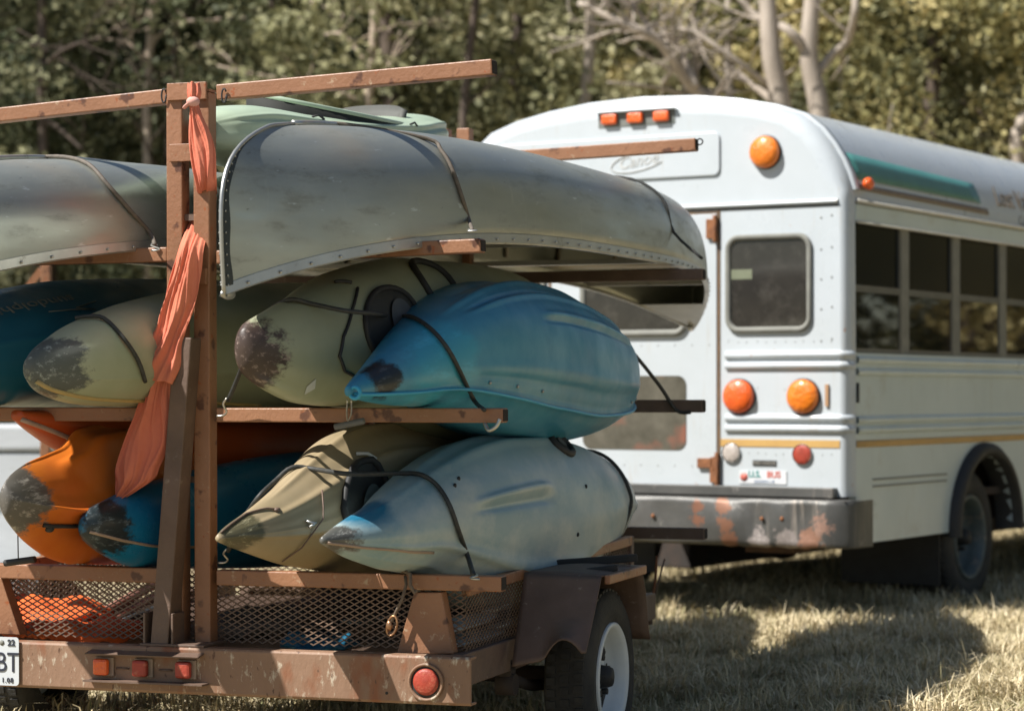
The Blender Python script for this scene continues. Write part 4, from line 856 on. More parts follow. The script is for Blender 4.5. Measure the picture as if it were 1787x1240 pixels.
m = MB().tube(kO.path([(.0, 70), (.03, 66), (.05, 60)], .01, 4), .006, 6); m.build('cleat', M_black, tO)
surf_disc(kO, -.20, -48, .02, .03, .002, 4).build('white_sticker', PM('worn_sticker', (.55, .58, .55, 1), None, 9, .5), tO)
# olive kayak left of the posts
st = [(-.45, -1.215, .02, 625, 665, 2.1), (-.41, -1.205, .045, 607, 683, 2.1), (-.32, -1.20, .08, 588, 697, 2.1), (-.2, -1.195, .11, 566, 706, 2.2), (0, -1.19, .15, 543, 710), (.15, -1.185, .175, 528, 711), (.5, -1.18, .21, 508, 716), (1.0, -1.17, .24, 497, 722), (1.6, -1.17, .24, 495, 722), (2.1, -1.18, .18, 510, 715), (2.5, -1.2, .05, 560, 690)]
M_k = kay('pale_olive_plastic', (.40, .42, .30, 1), (.31, .34, .22, 1), .5, [(loc(st, dL=.06, dt=.07, dz=.02), .12, (.09, .10, .09, 1), 12, 1.4, .7)])
kP, tP, oP = mkboat('pale olive kayak with black scraped nose, middle arms, left of the posts', st, M_k, 2.3, [(-20, .02, 4, -.4, 2.3)])
MB().tube(kP.path([(-.44, -55), (-.2, -58), (.2, -60), (.8, -60)], .001, 10), .007, 6).build('seam', PM('yellowed_seam', (.5, .36, .14, 1), None, 9, .5), tP)
# teal kayak at the far left of the middle arms
st = [(-.5, -1.75, .05, 600, 690), (-.3, -1.74, .15, 560, 708), (0, -1.72, .2, 525, 710), (.3, -1.70, .23, 503, 711), (.6, -1.69, .24, 490, 716), (1.1, -1.68, .25, 487, 722), (1.8, -1.68, .22, 490, 715), (2.3, -1.7, .12, 520, 700), (2.5, -1.7, .03, 580, 650)]
M_k = kay('teal_kayak_plastic', (.008, .10, .19, 1), (.012, .13, .23, 1), .35)
kT, tT, oT = mkboat('dark teal kayak with outlined lettering, farthest left on the middle arms', st, M_k, 2.3, [(10, .03, 4, -.4, 2.4)])
M_let = PM('grey_outline_print', (.22, .25, .25, 1), (.13, .16, .16, 1), 30, .6)
L0, a0 = kT.find(80, 552)
def onsurf(b, L, th, sl=1, flip=False, off=.003, sh=0.0):
    t, z, a, bb, n = b.par(L); k = math.degrees(1 / ((a + bb) / 2))
    f = -1 if flip else 1
    return lambda u, v, w: b.pt(L + sl * f * (u + sh * v), th + f * v * k, off + w)
def txt(b, tt, s, L, th, mat, parent, flip=False, name='lettering', sl=2.6, ov=.0, bold=0, sh=0.): return text_mb(s, tt, onsurf(b, L, th, sl, flip, sh=sh), .002, bold=bold).build(name, mat, parent)
txt(kT, .055, 'sundolphin', .16, 48, M_let, tT, True, sl=1.9)
m = MB(); mp = onsurf(kT, .16, 48, 1.9, True)
m.tube([mp(u, v, .002) for u, v in ((-.17, .03), (-.10, .045), (-.15, .06), (-.08, .05), (-.02, .045))], .0025, 5); m.build('leaping_emblem', M_let, tT)
# orange kayak with scraped nose, low arms, left end
st = [(-.42, -1.315, .02, 845, 900, 1.5), (-.38, -1.315, .045, 828, 920, 1.35), (-.28, -1.32, .08, 812, 950, 1.3), (-.12, -1.335, .115, 798, 975, 1.35), (.0, -1.345, .14, 786, 984, 1.4), (.12, -1.355, .17, 757, 984, 1.5), (.35, -1.36, .2, 745, 985, 1.6), (.8, -1.36, .2, 742, 990, 2), (1.5, -1.36, .2, 745, 985), (2.1, -1.36, .16, 770, 960), (2.45, -1.36, .03, 850, 900)]
M_k = kay('orange_kayak_plastic', (.66, .19, .02, 1), (.56, .12, .015, 1), .4, [(loc(st, dL=.05, dt=.00, dz=.0), .115, (.11, .10, .085, 1), 10, 1.5, .8)])
kQ, tQ, oQ = mkboat('orange kayak with grey scraped nose at the left end of the low arms', st, M_k, 2.2, [(-8, .20, 7, -.4, 2.3), (58, .18, 9, -.15, 2.3), (25, -.12, 12, -.3, 2.3), (-35, -.10, 10, -.3, 2), (100, .08, 8, -.4, 2.3), (140, .03, 6, -.4, 2.3)])
m = MB().tube(kQ.path([(-.28, -40), (-.1, -30), (.02, -12), (.2, -14), (.45, -6)], .004, 8), .007, 6); m.blob(kQ.pt(-.02, -20, .0), .02, .03, .014); m.blob(kQ.pt(-.24, -42, .0), .014, .02, .012); m.build('deck_line', M_black, tQ)
m = MB(); p = Vector(T3(45, 978, -.02)); m.cyl(T3(8, 983, -.03), T3(62, 976, -.03), .011, 12); o = m.build('toggle_handle', M_black, tQ, bevel=.003); MB().tube([T3(32, 978, -.03), T3(31, 920, -.20), T3(36, 912, -.22)], .002, 6).build('toggle_cord', M_black, tQ)
# red orange kayak behind it, with lettering
st = [(.0, -1.52, .02, 716, 735), (.12, -1.50, .07, 716, 760), (.3, -1.47, .12, 717, 795), (.6, -1.42, .2, 718, 835), (1.0, -1.38, .25, 720, 850), (1.6, -1.3, .25, 722, 850), (2.2, -1.25, .15, 725, 830), (2.5, -1.25, .03, 740, 790)]
M_k = kay('red_orange_plastic', (.50, .10, .02, 1), (.40, .07, .015, 1), .4)
kR, tR, oR = mkboat('red orange kayak with lettering on a black deck patch behind the orange one', st, M_k, 2.3)
L1_, a1_ = kR.find(112, 752)
kR.patch(L1_ - .13, L1_ + .30, a1_ - 38, a1_ + 40, .003).build('deck_patch', M_black, tR)
txt(kR, .052, 'sundolphin', L1_ + .16, a1_ - 4, PM('red_outline_print', (.38, .17, .12, 1), (.25, .1, .07, 1), 30, .6), tR, sl=2.2)
MB().tube(kR.path([(.0, -40), (.3, -50), (.8, -55)], .002, 8), .008, 6).build('pale_seam', PM('pale_seam', (.5, .4, .33, 1), None, 9, .5), tR)
# deep blue kayak between the orange kayak and the posts
st = [(-.16, -1.20, .012, 905, 935, 2.0), (-.12, -1.195, .04, 890, 950, 2.0), (-.02, -1.185, .065, 872, 972, 2.0), (.12, -1.165, .095, 852, 990, 2.1), (.3, -1.14, .12, 834, 992), (.55, -1.11, .135, 815, 992), (.9, -1.08, .145, 797, 990), (1.4, -1.04, .145, 786, 985), (2.0, -1.02, .12, 790, 970), (2.4, -1.0, .03, 840, 900)]
M_k = kay('deep_blue_plastic', (.006, .13, .28, 1), (.01, .17, .33, 1), .32, [(loc(st, dL=.08, dt=.03, dz=-.01), .10, (.02, .03, .035, 1), 11, 1.4, .9)])
kD, tD, oD = mkboat('deep blue kayak with black scraped bow between the orange kayak and the posts', st, M_k, 2.2, [(-25, .05, 6, -.4, 2.3)])
L_, th_ = kD.find(222, 884); kD.patch(L_ - .06, L_ + .06, th_ + 8, th_ + 20, .002, 4).build('white_sticker', bpy.data.materials['worn_sticker'], tD)
MB().tube(kD.path([(-.15, -25), (-.05, -25), (.1, -25), (.3, -27)], .001, 8), .005, 6).build('seam', PM('peach_seam', (.42, .3, .22, 1), None, 9, .5), tD)
# tan kayak with faceted bow, low arms
st = [(-.45, -.605, .008, 934, 946, 1.6), (-.38, -.60, .035, 915, 955, 1.45), (-.26, -.59, .065, 890, 968, 1.45), (-.1, -.575, .095, 852, 984, 1.5), (.1, -.565, .13, 802, 993, 1.6), (.3, -.56, .16, 760, 1002, 1.8), (.5, -.555, .18, 743, 1015, 2), (1.2, -.56, .2, 745, 1030), (1.9, -.56, .17, 765, 1000), (2.4, -.56, .04, 850, 930)]
M_k = kay('tan_kayak_plastic', (.38, .30, .19, 1), (.30, .235, .135, 1), .45, [(loc(st, dL=.09, dt=.035, dz=.03), .085, (.10, .09, .05, 1), 13, .8, .9)], dirt=((.22, .17, .1, 1), 6, .62, .15))
kN, tN, oN = mkboat('tan kayak with a faceted scuffed bow, right of the posts on the low arms', st, M_k, 2.2, [(38, .10, 6, -.42, 1), (75, .05, 5, -.2, 1), (-18, .08, 6, -.42, 1), (10, -.05, 9, -.35, .6)])
h_ = surf_disc(kN, .22, 2, .13, .12, .004, 28).build('cockpit', bpy.data.materials['cockpit_shadow_vinyl'], tN); surf_disc(kN, .22, 2, .135, .125, .007, 28, True, .012).build('cockpit_rim', M_black, h_)
surf_disc(kN, .24, 0, .06, .07, .014, 24).build('hatch_cover', PM('hatch_grey_green', (.16, .19, .18, 1), None, 9, .6), h_)
m = MB().tube(kN.path([(-.44, 70), (-.3, 78), (-.22, 60), (-.19, 48)], .004, 8), .003, 6); m.blob(kN.pt(-.19, 48, .002), .009, .016, .008); m.tube([kN.pt(.0, 40, .01), kN.pt(-.02, 22, .012), kN.pt(-.03, 8, .012), kN.pt(-.08, -12, .01), kN.pt(-.1, -38, .01), kN.pt(-.12, -70, .006)], .0025, 6); m.build('deck_cord', M_trd, tN)
m = MB().tube([kN.pt(-.10, 12, .006), kN.pt(-.08, 6, .02), kN.pt(-.1, -4, .008)], .005, 6); m.build('pad_eye', M_chrome, tN); m = MB().tube([kN.pt(.26, 52, .004), kN.pt(.28, 46, .02), kN.pt(.3, 38, .008)], .006, 6); m.build('pad_eye', bpy.data.materials['worn_sticker'], tN)
# pale blue kayak, low arms, right end
st = [(-.43, -.29, .008, 938, 950, 1.8), (-.37, -.285, .03, 925, 960, 1.6), (-.25, -.28, .065, 905, 976, 1.6), (-.05, -.27, .105, 875, 993, 1.7), (.15, -.265, .145, 838, 1002, 1.9), (.4, -.265, .185, 800, 1035, 2.1), (.65, -.265, .21, 775, 1060, 2.3), (.9, -.265, .22, 764, 1066, 2.4), (1.2, -.265, .225, 762, 1060, 2.4), (1.6, -.265, .215, 768, 1030, 2.3), (1.95, -.255, .18, 788, 980, 2.1), (2.2, -.245, .13, 812, 938, 1.9), (2.4, -.24, .07, 840, 918, 1.7), (2.62, -.235, .012, 872, 890, 1.6)]
M_k = kay('pale_blue_kayak_plastic', (.36, .46, .47, 1), (.22, .35, .40, 1), .38, [(loc(st, dL=.02, dt=.10, dz=-.0), .13, (.10, .10, .09, 1), 12, 1.0, .9), (loc(st, dL=.26, dt=-.03, dz=.15), .16, (.02, .16, .27, 1), 2.5, .5, .12)], dirt=((.52, .56, .52, 1), 2.4, .48, .2), stretch=(1, .6, 1))
kL, tL, oL = mkboat('pale grey blue kayak with scuffed pointed bow, right end of the low arms', st, M_k, 2.2, [(-24, .07, 5, -.42, 1.4), (70, .04, 6, -.3, 1.6), (22, .07, 3, .3, 1.0), (14, -.07, 3, .3, 1.0), (90, .03, 5, .2, 2), (0, .02, 6, .6, 2), (-55, .03, 5, -.3, 2), (45, -.015, 14, .3, 2.2)])
h_ = surf_disc(kL, 1.35, 62, .075, .055, .004, 24, True, .014).build('scupper_ring', M_black, tL); surf_disc(kL, 1.35, 62, .07, .05, .004).build('scupper_plug', M_black, h_); surf_disc(kL, 1.35, 62, .03, .02, .012).build('plug_slot', bpy.data.materials['seat_grey'], h_)
L_, th_ = kL.find(627, 905); kL.patch(L_ - .05, L_ + .05, th_ + 2, th_ + 12, .002, 4).build('white_sticker', bpy.data.materials['worn_sticker'], tL)
MB().tube(kL.path([(-.42, -30), (-.3, -30), (-.1, -30), (.1, -34)], .001, 8), .005, 6).build('keel_seam', bpy.data.materials['peach_seam'], tL)
m = MB()
for px, py in ((1012, 935), (1022, 850), (800, 830), (792, 845)):
    L_, th_ = kL.find(px, py); m.blob(kL.pt(L_, th_, .001), .006, .009, .008, 6, 4)
m.build('plugs', M_black, tL)
# pale green kayak lying upright on top of both canoes
st = [(.20, -.95, .03, 205, 250), (.25, -.95, .10, 192, 265), (.4, -.95, .18, 186, 280), (.6, -.95, .25, 198, 292), (1.0, -.95, .285, 206, 300), (1.4, -.95, .285, 207, 300), (1.7, -.95, .25, 200, 298), (1.9, -.95, .19, 202, 292), (2.02, -.95, .12, 213, 280), (2.06, -.95, .03, 230, 262)]
M_k = kay('pale_green_plastic', (.42, .50, .38, 1), (.36, .45, .33, 1), .4, [])
kG, tG, oG = mkboat('pale green sit-in kayak lying upright on top of the two canoes', st, M_k, 2.8, [(30, .04, 6, 0, 2.1), (18, -.03, 5, .1, 2.0), (90, .02, 20, 0, 2.1), (0, -.02, 5, .1, 2)])
def ell(L, th, up): 
    return kG.pt(L, th, up)
pts = [Vector((-.92 + .22 * math.cos(a), 1.10 + .46 * math.sin(a), 2.168 - .05 * math.cos(a) + .01 * math.sin(a))) for a in np.linspace(0, 2 * math.pi, 41)[:-1]]
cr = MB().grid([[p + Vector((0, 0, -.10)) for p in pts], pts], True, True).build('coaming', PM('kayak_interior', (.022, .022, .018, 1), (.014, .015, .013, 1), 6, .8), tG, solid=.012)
MB().tube([p + Vector((0, 0, .003)) for p in pts], .009, 8, True).build('coaming_lip', M_k, cr)
m = MB(); rows = [[Vector((-.93 + .14 * math.cos(a), 1.44 + .04 * math.sin(a) + .07 * v, 2.10 + .125 * v * (1 - .15 * abs(math.cos(a)) ** 3))) for a in np.linspace(math.pi, 0, 13)] for v in np.linspace(0, 1, 5)]; m.grid(rows); m.build('seat_back', PM('seat_back_grey', (.10, .10, .09, 1), (.07, .07, .06, 1), 7, .7), tG, solid=.025)
for L_, a_ in ((.55, 36), (1.3, 32)): MB().tube([kG.pt(L_, a_, .002), kG.pt(L_ + .02, a_ - 2, .012), kG.pt(L_ + .05, a_ - 4, .002)], .004, 6).build('pad_eye', M_black, tG)
#@@CANOES
# ------------------------------------------------------------------ aluminium canoes, keel up
def alum(name, xs):
    return PM(name, (.47, .485, .43, 1), (.33, .35, .32, 1), 3.2, .40, metal=.65, bump=.10, bscale=7, rvar=.12, stretch=(1, .3, 1.5), dirt=((.24, .25, .22, 1), 8, .55, .2), spots=[((.58, .62, .60, 1), 30, .68, .08), ((.24, .25, .22, 1), 40, .70, .06)], streak=((.44, .45, .40, 1), 34, .60, .14))
M_al = alum('canoe_aluminium', 0); M_alr = PM('gunwale_aluminium', (.55, .55, .52, 1), (.42, .42, .4, 1), 7, .4, metal=.8, dirt=((.25, .24, .2, 1), 14, .6, .1))
M_stem = PM('black_scraped_stem', (.022, .03, .034, 1), (.04, .05, .05, 1), 12, .5, metal=.2, dirt=((.25, .27, .26, 1), 34, .63, .05)); M_rivet = PM('rivets', (.6, .6, .56, 1), None, 5, .4, metal=.7)
M_canin = PM('canoe_inside', (.42, .38, .30, 1), (.34, .30, .23, 1), 5, .5, metal=.4)
class Canoe:
    def __init__(s, xc, L0, L1, hw, zg_mid, zg_end, zk_mid, zk_end):
        s.__dict__.update(locals())
    def P(s, u, th, off=0):      # u along 0..1; th 0 = right gunwale, 90 = keel, 180 = left gunwale
        e = abs(2 * u - 1); w = (s.hw * (1 - e ** 3.1) ** 1.12 if u < .5 else s.hw * (1 - e ** 2.1) ** .85) if e < 1 else 0
        zg = s.zg_mid + (s.zg_end - s.zg_mid) * e ** 4.2; zk = s.zk_mid + (s.zk_end - s.zk_mid) * e ** 3.2
        n = 3.4 - 1.7 * e ** 2.5; r = RAD(th); c, q = math.cos(r), math.sin(r)
        x = w * math.copysign(abs(c) ** (2 / n), c); v = abs(q) ** (2 / n); z = zg + (zk - zg) * v
        stem = .34 * v ** 5.5 + .03 * (1 - v) ** 2 - .0; stem = stem if e > 0 else 0
        k = max(0, (e - .55) / .45); L = s.L0 + (s.L1 - s.L0) * u; sg = 1 if u < .5 else -1; L += sg * stem * k ** 1.2
        nn = Vector((c, -(1 if u < .5 else -1) * .8 * k ** 3, q * .8)).normalized()
        p = Vector((s.xc + x, L, z)) + nn * off; return p
    def uL(s, L): return (L - s.L0) / (s.L1 - s.L0)
def canoe(label, cv, group='aluminium canoes tied keel up on the upper arms'):
    bs = (cv.xc, (cv.L0 + cv.L1) / 2, cv.zg_mid); t = thing('canoe', label, 'canoe', bs, MT, group)
    us = [(1 - math.cos(math.pi * i / 90)) / 2 for i in range(91)]; us = [.9 * u + .1 * i / 90 for i, u in enumerate(us)]
    m = MB().grid([[cv.P(u, th) for th in np.linspace(0, 180, 61)] for u in us], True); h = m.build('hull', M_al, t, solid=.003)
    for th, sd in ((0, 1), (180, -1)):
        m = MB(); rows = []
        for u in us:
            p = cv.P(u, th); rows.append([p + Vector((sd * x, 0, z)) for x, z in ((.002, .030), (.006, .029), (.008, .001), (.004, -.004), (-.012, -.004), (-.012, .002), (.0, .004))])
        m.grid(rows, False); g_ = m.build('gunwale', M_alr, t)
        r = MB()
        for i in range(46): u = .015 + .97 * i / 45; p = cv.P(u, th); r.blob(p + Vector((sd * .011, 0, .012)), .004, .005, .005, 6, 4)
        r.build('rivets', M_rivet, g_)
    for ue, sg in ((0, 1), (1, -1)):
        m = MB(); rows = []
        for th in np.linspace(0, 90, 31): 
            rows.append([cv.P(ue + sg * uu, th if True else 0, .0055) for uu in (0.0003, .001, .002, .003, .004, .005, .0062 + .0006 * math.sin(th * .3))])
        m.grid(rows); rows = [[cv.P(ue + sg * uu, 180 - th, .0055) for uu in (0.0003, .001, .002, .003, .004, .005, .0062)] for th in np.linspace(0, 90, 31)]; m.grid(rows); sp = m.build('stem_plate', M_stem, t)
        r = MB()
        for th0 in (0, 1):
            for i in range(22): th = 4 + i * 3.8; p = cv.P(ue + sg * .0032, th if th0 == 0 else 180 - th, .007); r.blob(p, .0024, .0026, .0032, 6, 4)
        r.build('rivets', M_rivet, sp)
        m = MB().tube([cv.P(ue, th, .004) for th in np.linspace(0, 90, 20)] + [cv.P(ue + sg * uu, 90, .006) for uu in (.01, .03, .06)], .006, 8); m.build('stem_strip', M_alr, t)
        p = cv.P(ue, 0); MB().blob(p + Vector((0, sg * .03, .004)), .012, .045, .016).build('end_cap', M_alr, t)
        m = MB().add([cv.P(ue + sg * uu, th) + Vector((0, 0, .004)) for uu, th in ((.002, 0), (.075, 0), (.075, 180))], [(0, 1, 2)]); m.build('end_deck', M_alr, t, solid=.003)
    m = MB().tube([cv.P(u, 90, .006) for u in np.linspace(.05, .95, 40)], .011, 6); m.build('keel', M_alr, t)
    for u in (.16, .36, .62, .84):
        a = cv.P(u, 0); b = cv.P(u, 180); MB().bar(a + Vector((-.01, 0, .02)), b + Vector((.01, 0, .02)), .05, .02).build('thwart', M_alr, t)
    for u in np.linspace(.12, .88, 9): MB().tube([cv.P(u, th, -.010) for th in np.linspace(4, 176, 24)], .010, 5).build('rib', M_canin, t)
    for u0, u1 in ((.21, .255), (.745, .79)):
        m = MB(); m.grid([[cv.P(u, th) + Vector((0, 0, .06)) for th in (0, 180)] for u in (u0, u1)]); m.build('seat', M_canin, t, solid=.015)
    return t
cR = Canoe(-.485, -.69, 4.55, .46, 1.668, 1.455, 2.025, 1.95)
canoe('dented aluminium canoe tied keel up at the right, its riveted black stem nearest the camera', cR)
cLft = Canoe(-1.47, -.80, 4.5, .45, 1.668, 1.45, 1.955, 1.86)
canoe('aluminium canoe tied keel up on the left arms, running out of the left edge', cLft)

# ------------------------------------------------------------------ bungee cords
M_cord = PM('black_bungee', (.02, .022, .022, 1), (.05, .05, .045, 1), 60, .6); M_cord2 = PM('grey_bungee', (.10, .085, .07, 1), (.17, .14, .11, 1), 60, .7)
M_hook = PM('hook_wire', (.62, .62, .58, 1), (.4, .38, .34, 1), 30, .35, metal=.8)
def smooth(pts, n=5):
    pts = [Vector(p) for p in pts]; out = []
    for i in range(len(pts) - 1):
        p0 = pts[max(i - 1, 0)]; p1 = pts[i]; p2 = pts[i + 1]; p3 = pts[min(i + 2, len(pts) - 1)]
        for k in range(n): a = k / n; out.append(.5 * ((2 * p1) + (p2 - p0) * a + (2 * p0 - 5 * p1 + 4 * p2 - p3) * a * a + (3 * p1 - p0 - 3 * p2 + p3) * a ** 3))
    return out + [pts[-1]]
def bungee(label, pts, r=.006, mat=None, hooks=(True, True), sm=True, n=4):
    q = smooth(pts, n) if sm else pts; b = q[len(q) // 2]; t = thing('bungee_cord', label, 'bungee cord', b, MT, 'bungee cords holding the boats')
    MB().tube(q, r, 8).build('cord', mat or M_cord, t)
    for e, pr in ((0, 1), (-1, -2)):
        if not hooks[e]: continue
        p = Vector(q[e]); d = (p - Vector(q[pr])).normalized(); m = MB()
        s_ = Vector((1, 0, 0)) * (1 if e else -1)
        m.tube(smooth([p - d * .01 + s_ * .008, p + d * .012 + s_ * .012, p + d * .03, p + d * .045 - s_ * .012, p + d * .06 - s_ * .006, p + d * .062 + s_ * .016], 3), .0035, 6); m.build('hook', M_hook, t)
    return t
cp = lambda c, L, th, off=.008: c.P(c.uL(L), th, off)
def trace(fn, Ls, ths, pix, off=.009, Lt=None, wt=600):
    C_ = [(proj(MT, fn(L, th, 0)), L, th) for L in Ls for th in ths]; out = []
    for px, py in pix:
        b = min(C_, key=lambda c: (c[0][0] - px) ** 2 + (c[0][1] - py) ** 2 + (40 * abs(c[1] - Ls[0]) if Lt is None else wt * abs(c[1] - Lt))); out.append(fn(b[1], b[2], off))
    return out
def ktrace(b, pix, Lt=None, span=1.1, off=.010): return trace(b.pt, list(np.linspace(b.k0 + .03, b.k0 + span, 90)), [x * .5 for x in range(-120, 360, 3)], pix, off, Lt)
def ctrace(c, pix): return trace(lambda L, th, off: c.P(c.uL(L), th, off), list(np.linspace(-.3, .9, 90)), [x * .5 for x in range(4, 220, 3)], pix, .009, .16)
bungee('grey bungee over the rear shoulder of the right canoe, hooked to the arm end', [T3(824, 402, .085)] + ctrace(cR, [(817, 385), (804, 345), (786, 296), (768, 264), (742, 243)]) + [cp(cR, .05, 88), cp(cR, -.02, 100), cp(cR, -.03, 130), cp(cR, -.02, 170)], .0065, M_cord2, (True, False))
bungee('thin black bungee over the far end of the right canoe', [tl(1226, 452, 2.50)] + [cp(cR, 2.5, th) for th in (10, 30, 50, 70, 90, 120, 160)], .006, M_cord, (False, False))
bungee('grey bungee slanting across the left canoe down to its hook by the post', [tl(270, 428, .085)] + trace(lambda L, th, off: cLft.P(cLft.uL(L), th, off), list(np.linspace(-.5, .9, 90)), [x * .5 for x in range(4, 220, 3)], [(258, 408), (225, 368), (185, 325), (150, 292), (110, 272), (60, 262), (10, 258)], .009, .0, 400), .007, M_cord2, (True, False))
kp = lambda b, L, th, off=.008: b.pt(L, th, off)
bungee('black bungee bent over the nose of the pale olive kayak', ktrace(kP, [(252, 665), (236, 628), (212, 592), (180, 560), (150, 556), (132, 560)], -.15), .0065, M_cord, (False, False))
bungee('black bungee across the olive and blue kayaks on the middle arms', [T3(398, 700, .06), T3(420, 648, .0)] + ktrace(kO, [(446, 582), (470, 552), (503, 531), (540, 535)], -.2) + [T3(600, 543, -.16), T3(650, 548, -.06)] + ktrace(kB, [(690, 553), (722, 558), (752, 580), (778, 615), (802, 655), (825, 695)], .08) + [T3(845, 716, .075)], .007, M_cord, (True, False))
m_ = bungee('black hook strap end under the middle arm tip', [T3(846, 740, .09), T3(853, 752, .07), T3(866, 745, .07), T3(872, 732, .075)], .006, M_hook, (False, False))
bungee('black bungee from the blunt end of the blue kayak to the front arm', [tl(1205, 720, LF - .03), tl(1180, 716, LF - .03), tl(1150, 672, 2.45), kB.pt(2.30, 40, .008), kB.pt(2.28, 65, .008), kB.pt(2.26, 100, .008)], .0075, M_cord, (False, False))
bungee('long black bungee over the tan and pale blue kayaks on the low arms', [T3(398, 962, .06), T3(420, 915, -.02)] + ktrace(kN, [(448, 868), (478, 836), (510, 819), (545, 823)], -.1) + [T3(600, 827, -.05), T3(650, 828, .02)] + ktrace(kL, [(706, 829), (735, 833), (762, 852), (782, 885), (798, 925), (813, 970)], .12) + [T3(826, 1003, .08)], .0075, M_cord, (True, True))
bungee('black bungee round the far end of the pale blue kayak, tied by the mesh', [tl(1078, 945, 1.95)] + [kL.pt(1.98, th, .008) for th in (0, 20, 40, 60, 80, 105, 140)], .007, M_cord, (True, False))
bungee('grey toggle cord hanging from the blue kayak bow', [T3(606, 700, -.30), T3(605, 722, -.22), T3(607, 735, -.1), T3(613, 722, -.22), T3(613, 700, -.3)], .0022, M_hook, (False, False))
tg = thing('toggle_grip', 'grey toggle grip hanging in front of the middle arm under the blue kayak bow', 'handle', T3(605, 742, .06), MT)
MB().cyl(T3(584, 746, .06), T3(636, 735, .06), .010, 14).build('grip', PM('toggle_grey', (.16, .16, .155, 1), None, 9, .6), tg, bevel=.003)

# ------------------------------------------------------------------ orange cloth
M_cloth = PM('orange_cloth', (.68, .21, .12, 1), (.58, .155, .095, 1), 5, .85, bump=.25, bscale=45)
cl = thing('warning_cloth', 'long orange red cloth knotted at the top of the rear post and draped down it', 'cloth', tl(330, 700, 0), MT)
def drape(rows, folds, amp, nm, n=44, seed=0):
    """rows: (left px, right px, left py, right py, L)"""
    out = []; R_ = random.Random(seed); ph = [R_.uniform(0, 6) for _ in range(4)]
    R5 = []
    for i in range(len(rows) - 1):
        p0 = rows[max(i - 1, 0)]; p1 = rows[i]; p2 = rows[i + 1]; p3 = rows[min(i + 2, len(rows) - 1)]
        for k in range(8):
            a = k / 8; R5.append([.5 * ((2 * b) + (c - a_) * a + (2 * a_ - 5 * b + 4 * c - d) * a * a + (3 * b - a_ - 3 * c + d) * a ** 3) for a_, b, c, d in zip(p0, p1, p2, p3)])
    R5.append(list(rows[-1])); M_ = len(R5)
    for i, (xl_, xr_, yl, yr, L) in enumerate(R5):
        v = i / M_; row = []
        A = tl(xl_, yl, L); B = tl(xr_, yr, L); wd = (B - A).length
        for j in range(n + 1):
            u = j / n; w_ = u + .07 * math.sin(3 * v + ph[3]) + .05 * math.sin(11 * v + 6 * u); f = 1.6 * abs(math.sin(w_ * folds * math.pi + ph[0] + 1.6 * v)) - .8 + .7 * abs(math.sin(w_ * folds * 2.3 * math.pi + ph[1] - 2.6 * v)) + .2 * math.sin(w_ * folds * 9 * math.pi + ph[2] - 5 * v) * math.sin(4 * v + ph[1])
            p = A.lerp(B, u); p.y += amp * min(1.0, wd / .08) * (f * .7) - .02 * math.sin(math.pi * u); p.z += .004 * math.sin(u * 13 + v * 9); row.append(p)
        out.append(row)
    return MB().grid(out).build(nm, M_cloth, cl, solid=.0018)
Fq = .06
drape([(328, 347, 148, 145, .05), (326, 350, 165, 165, .045), (331, 346, 185, 184, .05), (330, 354, 205, 205, .05), (328, 366, 240, 232, .05), (331, 374, 275, 262, .05), (338, 377, 310, 300, .055), (343, 378, 335, 322, .085), (347, 379, 352, 340, .18)], 3, .010, 'upper_length', seed=3)
drape([(342, 376, 352, 345, .20), (330, 364, 385, 395, .15), (312, 352, 425, 440, .055), (299, 348, 470, 482, .04), (288, 341, 510, 522, .035), (279, 332, 545, 556, .03), (270, 318, 578, 600, .025), (246, 314, 606, 640, .02), (219, 300, 648, 672, .015)], 2.2, .015, 'middle_length', seed=8)
drape([(262, 306, 590, 600, .055), (256, 304, 640, 645, .05), (248, 298, 680, 690, .045), (236, 296, 720, 730, .04), (218, 292, 760, 775, .035), (200, 276, 815, 815, .03), (198, 262, 845, 842, .03), (200, 208, 880, 876, .03)], 2, .016, 'hanging_tail', seed=12)
m = MB(); k_ = tl(337, 178, .035); m.blob(k_, .022, .02, .016); m.tube(smooth([k_, tl(328, 183, .03), tl(320, 190, .03)], 4), [.009, .010, .011, .011, .010, .009, .009, .008, .006], 8, flat=.5); m.build('knot', PM('faded_cloth', (.72, .42, .36, 1), (.62, .3, .24, 1), 12, .85), cl)

# ------------------------------------------------------------------ gear in the trailer bed
M_or = PM('orange_vest', (.75, .14, .02, 1), (.62, .1, .015, 1), 5, .8, bump=.3, bscale=30)
def soft(name, label, cat, px, py, L, sx, sy, sz, mat, ang=0, seed=0, part='cover', group=None):
    c = tl(px, py, L); t = thing(name, label, cat, (c.x, c.y, c.z - sz), MT, group); R_ = random.Random(seed); ph = [R_.uniform(0, 6) for _ in range(6)]
    rows = []
    for i in range(15):
        a = math.pi * i / 14; row = []
        for k in range(28):
            b = 2 * math.pi * k / 28; x = math.copysign(abs(math.cos(b)) ** .7, math.cos(b)) * math.sin(a) ** .7; y = math.copysign(abs(math.sin(b)) ** .7, math.sin(b)) * math.sin(a) ** .7; z = math.cos(a)
            w = 1 + .16 * math.sin(3 * b + ph[0] + 2 * a) + .12 * math.sin(5 * b + ph[1]) * math.sin(4 * a + ph[2])
            X, Y = x * sx * w, y * sy * w; row.append((c.x + X * math.cos(ang) - Y * math.sin(ang), c.y + X * math.sin(ang) + Y * math.cos(ang), c.z + z * sz * (1 + .35 * math.sin(5 * x + ph[3]) * math.sin(4 * y + ph[4])) + .2 * sz * math.sin(9 * x + 5 * y + ph[5])))
        rows.append(row)
    MB().grid(rows, True, True).build(part, mat, t); return t, c
soft('life_vest', 'crumpled orange life vest nearest the left gusset behind the rear mesh', 'life vest', 70, 1075, .45, .24, .2, .055, M_or, .1, 1, group='life vests in the trailer bed')
